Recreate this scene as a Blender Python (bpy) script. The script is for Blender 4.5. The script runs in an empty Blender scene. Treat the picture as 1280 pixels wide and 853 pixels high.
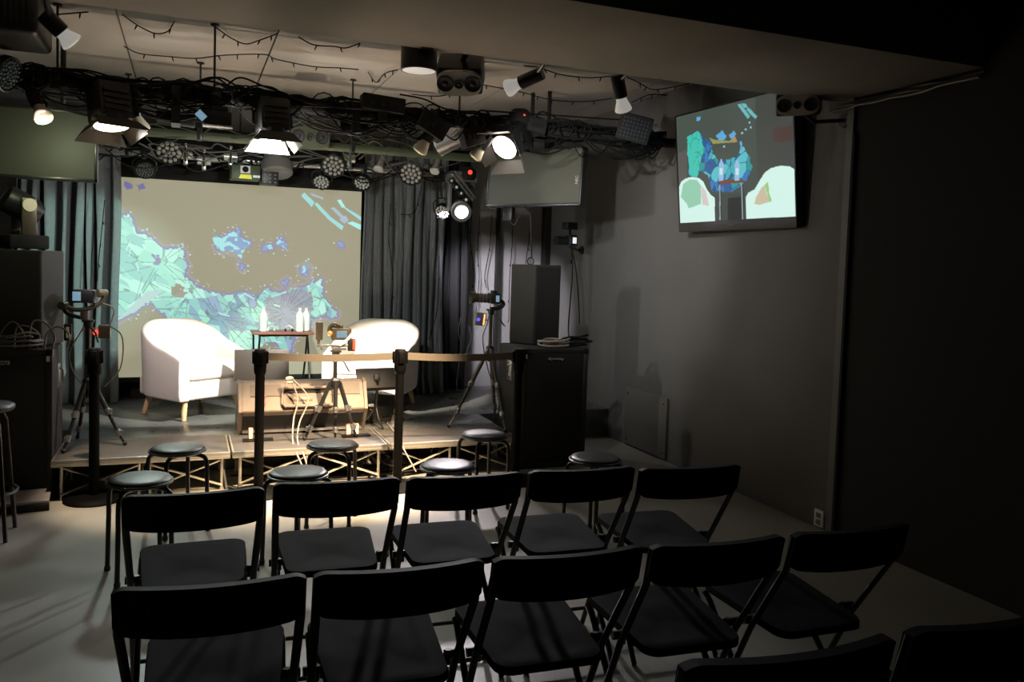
import bpy, bmesh, math, random
import numpy as np
from mathutils import Vector, Matrix, Quaternion

random.seed(7)
rng = np.random.default_rng(11)
PI = math.pi
C = bpy.context.scene.collection
scene = bpy.context.scene

# ------------------------------------------------------------------ camera (solved from the photograph's vanishing points)
F, CX, CY, HC = 1030.0, 640.0, 390.0, 1.5
vy = np.array([235 - CX, 319 - CY, F]); vy /= np.linalg.norm(vy)
vx = np.array([3260 - CX, 414 - CY, F]); vx -= vy * (vx @ vy); vx /= np.linalg.norm(vx)
vz = np.cross(vx, vy)
if vz[1] > 0: vz = -vz
CM = np.array([vx, vy, vz])
def ray(px, py): return CM @ np.array([px - CX, py - CY, F])
def at_z(px, py, z):
    d = ray(px, py); return Vector(d * (z - HC) / d[2]) + Vector((0, 0, HC))
def at_y(px, py, y):
    d = ray(px, py); return Vector(d * y / d[1]) + Vector((0, 0, HC))
def at_x(px, py, x):
    d = ray(px, py); return Vector(d * x / d[0]) + Vector((0, 0, HC))
cam = bpy.data.cameras.new('camera'); camo = bpy.data.objects.new('camera', cam); C.objects.link(camo)
r_, u_, b_ = CM[:, 0], -CM[:, 1], -CM[:, 2]
camo.matrix_world = Matrix(((r_[0], u_[0], b_[0], 0), (r_[1], u_[1], b_[1], 0), (r_[2], u_[2], b_[2], HC), (0, 0, 0, 1)))
cam.sensor_width = 36; cam.sensor_fit = 'HORIZONTAL'; cam.lens = F / 1280 * 36
cam.shift_x = 0; cam.shift_y = -(426.5 - CY) / 1280
cam.clip_start = 0.02
scene.camera = camo

# ------------------------------------------------------------------ materials
MATS = {}
def s2l(c):
    return tuple(((x / 255) / 12.92 if x / 255 <= .04045 else ((x / 255 + .055) / 1.055) ** 2.4) for x in c)
def mat(name, col, rough=.5, metal=0., noise=0., nscale=8., bump=0., bscale=60., emit=None, estr=0., spec=.5, trans=0., coat=0., rvar=0.):
    m = bpy.data.materials.new(name); m.use_nodes = True
    nt = m.node_tree; b = nt.nodes['Principled BSDF']
    b.inputs['Base Color'].default_value = (*col, 1); b.inputs['Roughness'].default_value = rough
    b.inputs['Metallic'].default_value = metal; b.inputs['Specular IOR Level'].default_value = spec
    b.inputs['Transmission Weight'].default_value = trans; b.inputs['Coat Weight'].default_value = coat
    tc = nt.nodes.new('ShaderNodeTexCoord')
    if noise or rvar:
        n = nt.nodes.new('ShaderNodeTexNoise'); n.inputs['Scale'].default_value = nscale; n.inputs['Detail'].default_value = 6
        nt.links.new(tc.outputs['Object'], n.inputs['Vector'])
        if noise:
            r = nt.nodes.new('ShaderNodeMix'); r.data_type = 'RGBA'
            r.inputs[6].default_value = (*[max(0, c * (1 - noise)) for c in col], 1)
            r.inputs[7].default_value = (*[min(1, c * (1 + noise)) for c in col], 1)
            nt.links.new(n.outputs['Fac'], r.inputs[0]); nt.links.new(r.outputs[2], b.inputs['Base Color'])
        if rvar:
            mr = nt.nodes.new('ShaderNodeMapRange'); mr.inputs[3].default_value = max(.02, rough - rvar); mr.inputs[4].default_value = min(1, rough + rvar)
            nt.links.new(n.outputs['Fac'], mr.inputs[0]); nt.links.new(mr.outputs[0], b.inputs['Roughness'])
    if bump:
        n2 = nt.nodes.new('ShaderNodeTexNoise'); n2.inputs['Scale'].default_value = bscale; n2.inputs['Detail'].default_value = 4
        nt.links.new(tc.outputs['Object'], n2.inputs['Vector'])
        bp = nt.nodes.new('ShaderNodeBump'); bp.inputs['Strength'].default_value = bump; bp.inputs['Distance'].default_value = .01
        nt.links.new(n2.outputs['Fac'], bp.inputs['Height']); nt.links.new(bp.outputs['Normal'], b.inputs['Normal'])
    if emit:
        b.inputs['Emission Color'].default_value = (*emit, 1); b.inputs['Emission Strength'].default_value = estr
    MATS[name] = m
    return m
def attr_screen(name, base, strength, rough):
    m = mat(name, base, rough)
    nt = m.node_tree; b = nt.nodes['Principled BSDF']
    a = nt.nodes.new('ShaderNodeAttribute'); a.attribute_name = 'picture'
    nt.links.new(a.outputs['Color'], b.inputs['Emission Color']); b.inputs['Emission Strength'].default_value = strength
    return m

M = MATS
mat('concrete', (.30, .285, .25), .42, noise=.22, nscale=2.6, bump=.05, bscale=30, rvar=.12)
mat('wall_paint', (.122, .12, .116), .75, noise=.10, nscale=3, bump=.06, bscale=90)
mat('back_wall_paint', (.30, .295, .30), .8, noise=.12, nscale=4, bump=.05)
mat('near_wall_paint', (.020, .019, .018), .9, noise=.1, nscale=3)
mat('strip_paint', (.16, .155, .145), .5, noise=.1)
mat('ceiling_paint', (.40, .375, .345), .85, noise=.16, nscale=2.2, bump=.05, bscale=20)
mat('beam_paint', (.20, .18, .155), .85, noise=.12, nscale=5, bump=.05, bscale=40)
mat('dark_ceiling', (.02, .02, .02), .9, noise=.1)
mat('stage_black', (.085, .09, .085), .30, noise=.35, nscale=5, rvar=.12, bump=.02, bscale=40)
mat('deck_top', (.066, .061, .057), .5, noise=.3, nscale=9, bump=.05, bscale=120, rvar=.1)
mat('aluminium', (.62, .58, .50), .38, .85, noise=.1, nscale=20)
mat('black_plastic', (.012, .012, .013), .42, noise=.2, nscale=30)
mat('black_metal', (.012, .012, .012), .35, .0, noise=.2, nscale=30, coat=.15)
mat('matt_black', (.008, .008, .008), .85, noise=.2, nscale=12)
mat('chair_back', (.006, .0064, .007), .6, noise=.25, nscale=40, spec=.12)
mat('chair_seat', (.009, .010, .011), .8, noise=.15, nscale=30, bump=.06, bscale=500, spec=.08)
mat('post_black', (.0016, .0016, .0016), .6, noise=.2, nscale=30, spec=.07)
mat('desk_metal', (.050, .042, .034), .5, .0, noise=.2)
mat('vinyl', (.014, .0165, .018), .40, noise=.2, nscale=14, bump=.05, bscale=200)
mat('cab_carpet', (.021, .021, .018), .8, noise=.3, nscale=60, bump=.3, bscale=300)
mat('cab_grille', (.010, .010, .010), .7, noise=.2, nscale=80, bump=.25, bscale=600)
mat('pale_board', (.30, .27, .275), .5, noise=.15, nscale=12)
mat('lilac_paint', (.05, .046, .048), .5, noise=.15, nscale=25)
mat('chrome', (.75, .75, .75), .18, 1., noise=.05)
mat('steel', (.45, .45, .45), .3, .9, noise=.1)
mat('curtain', (.20, .215, .23), .85, noise=.2, nscale=30, bump=.1, bscale=250)
mat('curtain_black', (.012, .012, .013), .9, noise=.2, nscale=30)
mat('upholstery', (.74, .70, .64), .85, noise=.05, nscale=40, bump=.15, bscale=500)
mat('light_wood', (.62, .42, .22), .5, noise=.2, nscale=14)
mat('red_wood', (.30, .10, .065), .4, noise=.25, nscale=10)
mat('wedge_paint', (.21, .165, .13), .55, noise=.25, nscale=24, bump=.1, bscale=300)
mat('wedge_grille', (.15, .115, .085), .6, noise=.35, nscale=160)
mat('belt', (.085, .070, .052), .7, noise=.15, nscale=60)
mat('white_plastic', (.72, .71, .68), .4, noise=.06)
mat('cream', (.72, .66, .50), .4, noise=.06)
mat('frosted_glow', (.85, .84, .81), .25, noise=.06, coat=.5, emit=(1, .95, .88), estr=.28)  # faint glow added to brighten the bulbs
mat('downlight_glass', (.8, .79, .76), .35, noise=.06, emit=(1, .96, .9), estr=.38)  # faint glow added to whiten the diffuser
mat('lens_glass', (.50, .49, .46), .15, noise=.1, coat=.8)
mat('dark_glass', (.01, .012, .016), .08, noise=.1)
mat('panel_screen', (.046, .048, .033), .5, noise=.06, nscale=3)  # olive tint carries the green spill light on the dark monitors
mat('bronze_metal', (.11, .09, .065), .4, .4, noise=.2)
mat('door_black', (.05, .045, .04), .5, noise=.15)
mat('cable_black', (.004, .004, .004), .6, noise=.2, spec=.3)
mat('cable_white', (.36, .32, .27), .5, noise=.1)
mat('silver_baffle', (.34, .33, .31), .4, .0, noise=.1)
mat('cable_grey', (.12, .115, .105), .45, noise=.1)
mat('clear_plastic', (.86, .88, .90), .12, noise=.04, coat=.5)
mat('label_white', (.75, .77, .80), .5, noise=.1, nscale=60)
mat('green_tint', (.05, .065, .035), .5, noise=.2)  # green stage light on the bar and its loudspeaker, put into the colour
mat('grey_box', (.16, .16, .155), .5, noise=.2)
mat('yellow_label', (.75, .62, .03), .5, noise=.1)
mat('badge', (.42, .42, .38), .4, .0, noise=.1)
mat('wall_panel', (.13, .125, .115), .5, noise=.12, nscale=6)
mat('red_plastic', (.55, .03, .02), .4, noise=.1)
mat('orange_metal', (.70, .30, .10), .35, .3, noise=.1)
mat('glow_warm', (.9, .7, .45), .4, noise=.05, emit=(1, .62, .36), estr=1.6)
mat('glow_red', (.9, .05, .03), .4, noise=.05, emit=(1, .05, .02), estr=1.8)
mat('glow_blue', (.1, .1, .9), .4, noise=.05, emit=(.06, .05, 1), estr=2.5)
mat('glow_orange', (.9, .5, .2), .4, noise=.05, emit=(1, .45, .15), estr=1.6)
mat('glow_screen', (.03, .05, .06), .4, noise=.6, nscale=60, emit=(.30, .52, .68), estr=.55)
mat('glow_white', (1, .95, 1), .4, noise=.03, emit=(1, .88, .97), estr=9)
mat('lens_lit_warm', (1, .8, .6), .4, noise=.03, emit=(1, .75, .5), estr=7)
mat('lens_lit_green', (.8, 1, .6), .4, noise=.03, emit=(.76, 1, .48), estr=5)
mat('lens_lit_white', (1, .9, .8), .4, noise=.03, emit=(1, .86, .74), estr=12)

# ------------------------------------------------------------------ mesh building
def catmull(pts, sub=6, closed=False):
    P = [Vector(p) for p in pts]; n = len(P); out = []
    if n < 3 and not closed: return P
    rngs = range(n) if closed else range(n - 1)
    for i in rngs:
        p0 = P[(i - 1) % n] if closed or i > 0 else P[0] * 2 - P[1]
        p1, p2 = P[i], P[(i + 1) % n]
        p3 = P[(i + 2) % n] if closed or i + 2 < n else P[-1] * 2 - P[-2]
        for k in range(sub):
            t = k / sub
            out.append(.5 * ((2 * p1) + (p2 - p0) * t + (2 * p0 - 5 * p1 + 4 * p2 - p3) * t * t + (3 * p1 - p0 - 3 * p2 + p3) * t ** 3))
    if not closed: out.append(P[-1])
    return out

def frame(z, up=(0, 0, 1)):
    z = Vector(z).normalized(); up = Vector(up)
    if abs(z.dot(up)) > .98: up = Vector((0, 1, 0))
    x = up.cross(z).normalized(); y = z.cross(x)
    return Matrix((x, y, z)).transposed()

class MB:
    def __init__(s): s.v = []; s.f = []
    def add(s, vs, fs, mtx=None):
        o = len(s.v)
        for v in vs:
            v = Vector(v)
            s.v.append(mtx @ v if mtx is not None else v)
        s.f += [tuple(i + o for i in f) for f in fs]
        return s
    def box(s, c, size, rot=None, bev=0., seg=2):
        bm = bmesh.new(); bmesh.ops.create_cube(bm, size=1)
        for v in bm.verts: v.co = Vector((v.co.x * size[0], v.co.y * size[1], v.co.z * size[2]))
        if bev: bmesh.ops.bevel(bm, geom=bm.edges[:], offset=bev, segments=seg, affect='EDGES', profile=.5)
        bm.verts.index_update()
        mt = Matrix.Translation(Vector(c))
        if rot is not None:
            mt = mt @ (rot.to_4x4() if hasattr(rot, 'to_4x4') else rot)
        s.add([v.co.copy() for v in bm.verts], [[v.index for v in f.verts] for f in bm.faces], mt); bm.free()
        return s
    def span(s, a, b, bev=0.):       # box from two corners
        a, b = Vector(a), Vector(b)
        return s.box((a + b) / 2, [abs(x) for x in (b - a)], bev=bev)
    def cyl(s, p0, p1, r0, r1=None, n=14, cap=True):
        p0, p1 = Vector(p0), Vector(p1); r1 = r0 if r1 is None else r1
        if (p1 - p0).length < 1e-6: return s
        R = frame(p1 - p0)
        vs = []
        for p, r in ((p0, r0), (p1, r1)):
            for k in range(n):
                a = 2 * PI * k / n; vs.append(p + R @ Vector((math.cos(a) * r, math.sin(a) * r, 0)))
        fs = [(k, (k + 1) % n, n + (k + 1) % n, n + k) for k in range(n)]
        if cap: fs += [tuple(range(n - 1, -1, -1)), tuple(range(n, 2 * n))]
        return s.add(vs, fs)
    def tube(s, pts, r, n=7, smooth=0, closed=False, flat=None):
        P = [Vector(p) for p in pts]
        if smooth: P = catmull(P, smooth, closed)
        m = len(P); vs = []; fs = []
        T = []
        for i in range(m):
            a = P[(i - 1) % m] if closed or i > 0 else P[i]; b = P[(i + 1) % m] if closed or i < m - 1 else P[i]
            t = (b - a); T.append(t.normalized() if t.length > 1e-9 else Vector((0, 0, 1)))
        R = frame(T[0])
        x = R @ Vector((1, 0, 0))
        for i in range(m):
            x = (x - T[i] * x.dot(T[i])).normalized(); y = T[i].cross(x)
            rr = r(i / max(1, m - 1)) if callable(r) else r
            for k in range(n):
                a = 2 * PI * k / n
                vs.append(P[i] + (x * math.cos(a) + y * math.sin(a) * (flat or 1)) * rr)
        for i in range(m if closed else m - 1):
            j = (i + 1) % m
            fs += [(i * n + k, i * n + (k + 1) % n, j * n + (k + 1) % n, j * n + k) for k in range(n)]
        if not closed: fs += [tuple(range(n - 1, -1, -1)), tuple((m - 1) * n + k for k in range(n))]
        return s.add(vs, fs)
    def lathe(s, prof, n=20, mtx=None):   # profile of (r, z) about local z
        vs = []; fs = []; m = len(prof)
        for r, z in prof:
            for k in range(n):
                a = 2 * PI * k / n; vs.append(Vector((r * math.cos(a), r * math.sin(a), z)))
        for i in range(m - 1):
            fs += [(i * n + k, i * n + (k + 1) % n, (i + 1) * n + (k + 1) % n, (i + 1) * n + k) for k in range(n)]
        if prof[0][0] > 1e-6: fs.append(tuple(range(n - 1, -1, -1)))
        if prof[-1][0] > 1e-6: fs.append(tuple((m - 1) * n + k for k in range(n)))
        return s.add(vs, fs, mtx)
    def prism(s, poly, z0, z1, mtx=None):
        n = len(poly)
        vs = [Vector((x, y, z0)) for x, y in poly] + [Vector((x, y, z1)) for x, y in poly]
        fs = [tuple(range(n - 1, -1, -1)), tuple(range(n, 2 * n))] + [(k, (k + 1) % n, n + (k + 1) % n, n + k) for k in range(n)]
        return s.add(vs, fs, mtx)
    def sphere(s, c, r, n=10, sq=(1, 1, 1)):
        prof = [(max(1e-7, r * math.sin(PI * k / n)), -r * math.cos(PI * k / n)) for k in range(n + 1)]
        return s.lathe(prof, n + 4, Matrix.Translation(Vector(c)) @ Matrix.Diagonal((*sq, 1)))
    def build(s, name, m, parent=None, world=False, angle=35, sub=0, solid=0.):
        me = bpy.data.meshes.new(name)
        vs = s.v
        if world and parent is not None:
            inv = parent.matrix_basis.inverted(); vs = [inv @ v for v in vs]
        me.from_pydata([tuple(v) for v in vs], [], s.f); me.validate()
        bm = bmesh.new(); bm.from_mesh(me)
        bmesh.ops.remove_doubles(bm, verts=bm.verts[:], dist=1e-6)
        bmesh.ops.recalc_face_normals(bm, faces=bm.faces[:]); bm.to_mesh(me); bm.free()
        me.materials.append(MATS[m] if isinstance(m, str) else m)
        for p in me.polygons: p.use_smooth = True
        try: me.set_sharp_from_angle(angle=math.radians(angle))
        except Exception: pass
        o = bpy.data.objects.new(name, me); C.objects.link(o)
        if parent is not None: o.parent = parent
        if sub:
            md = o.modifiers.new('smooth', 'SUBSURF'); md.levels = sub; md.render_levels = sub
        if solid:
            md = o.modifiers.new('thickness', 'SOLIDIFY'); md.thickness = solid; md.offset = 0
        return o

def tag(o, label, cat, group=None, kind=None):
    o['label'] = label; o['category'] = cat
    if group: o['group'] = group
    if kind: o['kind'] = kind
    return o
def thing(name, loc, label, cat, group=None, rot=None):
    o = bpy.data.objects.new(name, None); C.objects.link(o); o.empty_display_size = .05
    if rot is None: rot = Matrix.Identity(3)
    elif isinstance(rot, (int, float)): rot = Matrix.Rotation(rot, 3, 'Z')
    o.matrix_basis = Matrix.Translation(Vector(loc)) @ rot.to_4x4()
    return tag(o, label, cat, group)
def struct(o):
    o['kind'] = 'structure'; return o
def dup(root, loc, rotz, label):
    def cp(o, par):
        c = o.copy(); C.objects.link(c)
        if par is not None: c.parent = par
        for ch in [x for x in kids.get(o, [])]: cp(ch, c)
        return c
    kids = {}
    for x in list(C.objects):
        if x.parent: kids.setdefault(x.parent, []).append(x)
    r = cp(root, None)
    r.matrix_basis = Matrix.Translation(Vector(loc)) @ Matrix.Rotation(rotz, 4, 'Z')
    r['label'] = label
    return r
def text(body, size, m, parent, mtx, depth=.0015, name='lettering'):
    cu = bpy.data.curves.new('t', 'FONT'); cu.body = body; cu.size = size; cu.extrude = depth; cu.align_x = 'CENTER'; cu.align_y = 'CENTER'
    to = bpy.data.objects.new('t', cu); C.objects.link(to)
    bpy.context.view_layer.update()
    me = bpy.data.meshes.new_from_object(to.evaluated_get(bpy.context.evaluated_depsgraph_get()))
    bpy.data.objects.remove(to); bpy.data.curves.remove(cu)
    me.name = name; me.materials.clear(); me.materials.append(MATS[m])
    o = bpy.data.objects.new(name, me); C.objects.link(o); o.parent = parent; o.matrix_basis = mtx
    return o
def lamp(parent, kind, energy, color, loc=(0, 0, 0), aim=None, angle=60, blend=.5, size=.05, world_loc=None, world_aim=None):
    l = bpy.data.lights.new('light_source', kind); l.energy = energy; l.color = color
    if kind == 'SPOT':
        l.spot_size = math.radians(angle); l.spot_blend = blend; l.shadow_soft_size = size
    elif kind == 'AREA': l.size = size
    else: l.shadow_soft_size = size
    o = bpy.data.objects.new('light_source', l); C.objects.link(o)
    wl = Vector(world_loc)
    q = (Vector(world_aim) - wl).to_track_quat('-Z', 'Y') if world_aim is not None else Quaternion()
    W = Matrix.Translation(wl) @ q.to_matrix().to_4x4()
    if parent is not None:
        o.parent = parent; o.matrix_basis = parent.matrix_basis.inverted() @ W
    else: o.matrix_basis = W
    return o
def homog(quad):      # photo-px quad (TL, TR, BR, BL) -> unit square with v down
    A = []; bb = []
    for (x, y), (u, v) in zip(quad, ((0, 0), (1, 0), (1, 1), (0, 1))):
        A.append([x, y, 1, 0, 0, 0, -u * x, -u * y]); bb.append(u)
        A.append([0, 0, 0, x, y, 1, -v * x, -v * y]); bb.append(v)
    h = np.linalg.solve(np.array(A, float), np.array(bb, float))
    Hm = np.append(h, 1).reshape(3, 3)
    def fn(p):
        q = Hm @ np.array([p[0], p[1], 1.0]); return q[0] / q[2], q[1] / q[2]
    return fn
def inpoly(U, V, poly):
    res = np.zeros(U.shape, bool); n = len(poly); j = n - 1
    for i in range(n):
        xi, yi = poly[i]; xj, yj = poly[j]
        if abs(yj - yi) > 1e-12:
            c = ((yi > V) != (yj > V)) & (U < (xj - xi) * (V - yi) / (yj - yi) + xi)
            res ^= c
        j = i
    return res
def picture_mesh(name, img, P00, PU, PV, m, parent):     # img[rows(v down), cols(u)] linear rgb -> a fine grid carrying it as a colour attribute
    h, w = img.shape[:2]
    P00, PU, PV = np.array(P00), np.array(PU), np.array(PV)
    u = np.linspace(0, 1, w); v = np.linspace(0, 1, h)
    co = P00[None, None] + PU[None, None] * u[None, :, None] + PV[None, None] * v[:, None, None]
    co = co.reshape(-1, 3)
    idx = np.arange(w * h).reshape(h, w)
    q = np.stack([idx[:-1, :-1], idx[1:, :-1], idx[1:, 1:], idx[:-1, 1:]], -1).reshape(-1, 4)
    me = bpy.data.meshes.new(name); me.from_pydata(co.tolist(), [], q.tolist())
    a = me.color_attributes.new('picture', 'FLOAT_COLOR', 'POINT')
    rgba = np.ones((w * h, 4), np.float32); rgba[:, :3] = img.reshape(-1, 3)
    a.data.foreach_set('color', rgba.ravel())
    me.materials.append(m)
    o = bpy.data.objects.new(name, me); C.objects.link(o)
    if parent is not None: o.parent = parent
    return o
# ------------------------------------------------------------------ the room
XW, YB, XL, YF, ZC, ZB = 3.5, 7.95, -1.75, -2.2, 2.9, 2.5
struct(MB().span((XL, YF, -.1), (XW + .1, YB + .1, 0)).build('floor', 'concrete'))
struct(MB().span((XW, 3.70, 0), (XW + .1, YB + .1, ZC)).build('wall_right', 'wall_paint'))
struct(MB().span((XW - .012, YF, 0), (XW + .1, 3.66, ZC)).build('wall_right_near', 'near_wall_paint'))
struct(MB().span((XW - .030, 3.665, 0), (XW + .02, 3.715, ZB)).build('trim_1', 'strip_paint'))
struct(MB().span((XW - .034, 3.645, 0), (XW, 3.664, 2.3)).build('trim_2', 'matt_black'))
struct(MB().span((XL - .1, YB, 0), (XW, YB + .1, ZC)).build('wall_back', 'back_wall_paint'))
struct(MB().span((XL - .1, YF, 0), (XL, YB, ZC)).build('wall_left', 'near_wall_paint'))
struct(MB().span((XL - .1, YF - .1, 0), (XW + .1, YF, ZC)).build('wall_front', 'near_wall_paint'))
cb = MB()
x = -1.75 - .02
xs = [XL - .1]
while x < XW:
    if x > XL: xs.append(x)
    x += .909
# plasterboard sheets seen as three boards with dark joints between them
joints = [-1.31, -.400, .509, 1.418, 2.327, 3.236]
edges = [XL - .1] + joints + [XW + .1]
for a, b in zip(edges[:-1], edges[1:]):
    cb.span((a + .005, 3.82, ZC), (b - .005, YB + .1, ZC + .02))
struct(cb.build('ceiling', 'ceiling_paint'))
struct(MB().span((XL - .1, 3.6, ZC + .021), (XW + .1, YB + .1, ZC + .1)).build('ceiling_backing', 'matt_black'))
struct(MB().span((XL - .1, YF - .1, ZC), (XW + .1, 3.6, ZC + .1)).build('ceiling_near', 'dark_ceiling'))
struct(MB().span((XL, 2.87, ZB), (XW, 3.82, ZC + .02), bev=.004).build('trim_3', 'beam_paint'))
struct(MB().span((3.44, 7.83, 0), (3.495, 7.945, ZC)).build('trim_4', 'matt_black'))
mm = MB(); mm.span((2.93, 7.88, .25), (2.955, 7.948, 2.6))
struct(mm.build('trim_5', 'matt_black'))

# stage
SZ = .25
st = MB()
st.span((-.76, 6.06, 0), (2.27, 6.45, SZ), bev=.004)
st.span((XL, 6.45, 0), (XW, YB, SZ), bev=.004)
o = st.build('stage_floor', 'stage_black'); struct(o)
o['label'] = 'glossy black main stage floor below the projection screen'; o['category'] = 'stage'

def platform(x0, x1, label):
    y0, y1 = 5.50, 6.05
    t = thing('stage_platform', ((x0 + x1) / 2, y0, 0), label, 'stage platform', 'portable stage platforms along the stage front')
    w = (x1 - x0) / 2 - .004
    d = y1 - y0
    MB().box((0, d / 2, SZ - .009), (2 * w - .02, d - .02, .018), bev=.002).build('deck', 'deck_top', t)
    fr = MB()
    for yy in (.012, d - .012): fr.box((0, yy, SZ - .022), (2 * w, .024, .042), bev=.003)
    for xx in (-w + .012, w - .012): fr.box((xx, d / 2, SZ - .022), (.024, d - .04, .042), bev=.003)
    fr.box((0, .004, SZ - .030), (2 * w, .012, .008))
    fr.build('edge_frame', 'aluminium', t)
    for yy in (.05, d - .05):
        for xx in (-w + .05, -.03, .03, w - .05):
            l = MB().cyl((xx, yy, .012), (xx, yy, SZ - .04), .010, n=10).cyl((xx, yy, .0), (xx, yy, .014), .016, n=10)
            l.build('leg', 'aluminium', t)
    for sx in (-1, 1):
        a, b = sx * .03, sx * (w - .05)
        for k, (za, zb) in enumerate(((.03, .19), (.19, .03))):
            MB().cyl((a, .05 - .012 * (1 if k else -1), za), (b, .05 - .012 * (1 if k else -1), zb), .0075, n=8).build('brace', 'aluminium', t)
    rr = MB().cyl((-w + .05, d - .05, .10), (w - .05, d - .05, .10), .011, n=8)
    for sx in (-1, 1): rr.cyl((sx * (w - .05), .05, .10), (sx * (w - .05), d - .05, .10), .009, n=8)
    rr.build('rail', 'aluminium', t)
    return t
platform(-.755, .268, 'low black stage platform at the left end of the stage front')
platform(.272, 1.288, 'low black stage platform in the middle, under the wedge monitor')
platform(1.292, 2.26, 'low black stage platform at the right end, beside the right bass cabinet')

# ------------------------------------------------------------------ folding chairs
def chair_proto(label):
    t = thing('folding_chair', (0, 0, 0), label, 'chair', 'black folding chairs in rows')
    W, H = .205, .775
    # backrest: slab curved in plan (middle nearer the camera), rounded corners, tilted back
    b = MB(); n = 40; rows = 8; hh = .112; th = .024
    vs = []; fs = []
    def ring(i):
        u = -1 + 2 * i / n; X = u * W; yc = -.034 * (1 - u * u)
        cor = max(0, abs(u) - .86) / .14
        z0 = H - hh + .018 * cor ** 2 - .010 * (1 - abs(u) ** 3); z1 = H - .012 * cor ** 2
        out = []
        for k in range(rows + 1):
            z = z0 + (z1 - z0) * k / rows; out.append(Vector((X, yc - (z - H) * -.22 * 1.0 - th / 2 * 1, z)))
        for k in range(rows, -1, -1):
            z = z0 + (z1 - z0) * k / rows; out.append(Vector((X, yc - (z - H) * -.22 + th / 2, z)))
        return out
    m = 2 * (rows + 1)
    for i in range(n + 1): vs += ring(i)
    for v in vs: v.y = v.y - 2 * .22 * (v.z - H) * 1.0
    for i in range(n):
        fs += [(i * m + k, i * m + (k + 1) % m, (i + 1) * m + (k + 1) % m, (i + 1) * m + k) for k in range(m)]
    fs += [tuple(range(m)), tuple(n * m + k for k in range(m - 1, -1, -1))]
    b.add(vs, fs); b.build('backrest', 'chair_back', t, angle=50)
    for s in (-1, 1):      # long tube: back top -> front foot
        MB().tube([(s * .196, .006, H - .015), (s * .196, .035, H - .12), (s * .190, .19, .42), (s * .190, .385, .03), (s * .190, .40, .004)], .0115, n=10, flat=.75).build('front_leg', 'black_metal', t)
        MB().tube([(s * .172, .47, .415), (s * .172, .44, .40), (s * .172, .10, .06), (s * .172, .055, .004)], .0105, n=10).build('rear_leg', 'black_metal', t)
        MB().cyl((s * .165, .205, .437), (s * .209, .205, .437), .013, n=10).cyl((s * .175, .205, .41), (s * .175, .205, .45), .009, n=8).build('hinge', 'black_plastic', t)
    MB().cyl((-.19, .355, .09), (.19, .355, .09), .008, n=8).build('front_stretcher', 'black_metal', t)
    MB().cyl((-.172, .10, .06), (.172, .10, .06), .008, n=8).build('rear_stretcher', 'black_metal', t)
    # seat: rounded trapezoid with a shallow dish
    def outline(N=40):
        pts = []
        hw0, hw1, y0, y1, r = .158, .178, .085, .495, .05
        for cx_, cy_, a0, hw in ((1, 1, 0, hw1), (-1, 1, 90, hw1), (-1, -1, 180, hw0), (1, -1, 270, hw0)):
            for k in range(N // 4 + 1):
                a = math.radians(a0 + 90 * k / (N // 4))
                pts.append((cx_ * (hw - r) + math.cos(a) * r, (y1 - r if cy_ > 0 else y0 + r) + math.sin(a) * r))
        return pts
    O = outline(); no = len(O); cxs = (0, .29); vs = []; fs = []
    rings = [(1, -.020), (1, -.004), (.985, .002), (.90, .003), (.74, -.0005), (.45, -.003), (.15, -.004)]
    for sc, dz in rings:
        for x_, y_ in O: vs.append((x_ * sc, cxs[1] + (y_ - cxs[1]) * sc, .444 + dz + (y_ - .29) * .03))
    for i in range(len(rings) - 1):
        fs += [(i * no + k, i * no + (k + 1) % no, (i + 1) * no + (k + 1) % no, (i + 1) * no + k) for k in range(no)]
    fs += [tuple(range(no - 1, -1, -1)), tuple((len(rings) - 1) * no + k for k in range(no))]
    MB().add(vs, fs).build('seat', 'chair_seat', t, angle=40)
    return t
rows = [
 (1, [(150, 625, 332, 613), (338, 608, 505, 601), (507, 601, 657, 594), (660, 592, 798, 587), (800, 588, 930, 585)]),
 (2, [(137, 742, 386, 725), (390, 722, 610, 705), (612, 703, 812, 688), (815, 686, 985, 675), (990, 672, 1143, 658)]),
 (3, [(850, 835, 1130, 803), (1135, 793, 1280, 772)])]
lab = {
 (1, 0): 'black folding chair at the left end of the row nearest the stage',
 (1, 1): 'second black folding chair from the left in the row nearest the stage',
 (1, 2): 'middle black folding chair of the row nearest the stage, seat catching the light',
 (1, 3): 'fourth black folding chair from the left in the row nearest the stage',
 (1, 4): 'black folding chair at the right end of the row nearest the stage, by the wall',
 (2, 0): 'black folding chair at the left end of the second row, nearest the bottom left',
 (2, 1): 'second black folding chair from the left in the second row',
 (2, 2): 'middle black folding chair of the second row, dark stripe of shade on seat',
 (2, 3): 'fourth black folding chair from the left in the second row',
 (2, 4): 'black folding chair at the right end of the second row, near the wall outlet',
 (3, 0): 'black folding chair back at the bottom edge, left one of the rearmost pair',
 (3, 1): 'black folding chair back in the bottom right corner, bluish light along its top'}
proto = None
for r, lst in rows:
    for i, (xa, ya, xb, yb) in enumerate(lst):
        zt = .765
        A, B = at_z(xa, ya, zt), at_z(xb, yb, zt)
        if (r, i) == (3, 1): B = A + Vector((.42, -.02, 0))
        mid = (A + B) / 2; ang = math.atan2(B.y - A.y, B.x - A.x)
        if r == 3: mid = Vector(((1.009, 1.132, 0), (1.500, 1.118, 0))[i])
        loc = (mid.x, mid.y + .012, 0)
        if proto is None:
            proto = chair_proto(lab[(r, i)]); proto.matrix_basis = Matrix.Translation(Vector(loc)) @ Matrix.Rotation(ang * .6, 4, 'Z')
        else:
            c = dup(proto, loc, ang * .6, lab[(r, i)])
            if r == 3: c.matrix_basis = c.matrix_basis @ Matrix.Scale(1.08, 4)     # the rearmost pair is a slightly taller make

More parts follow.
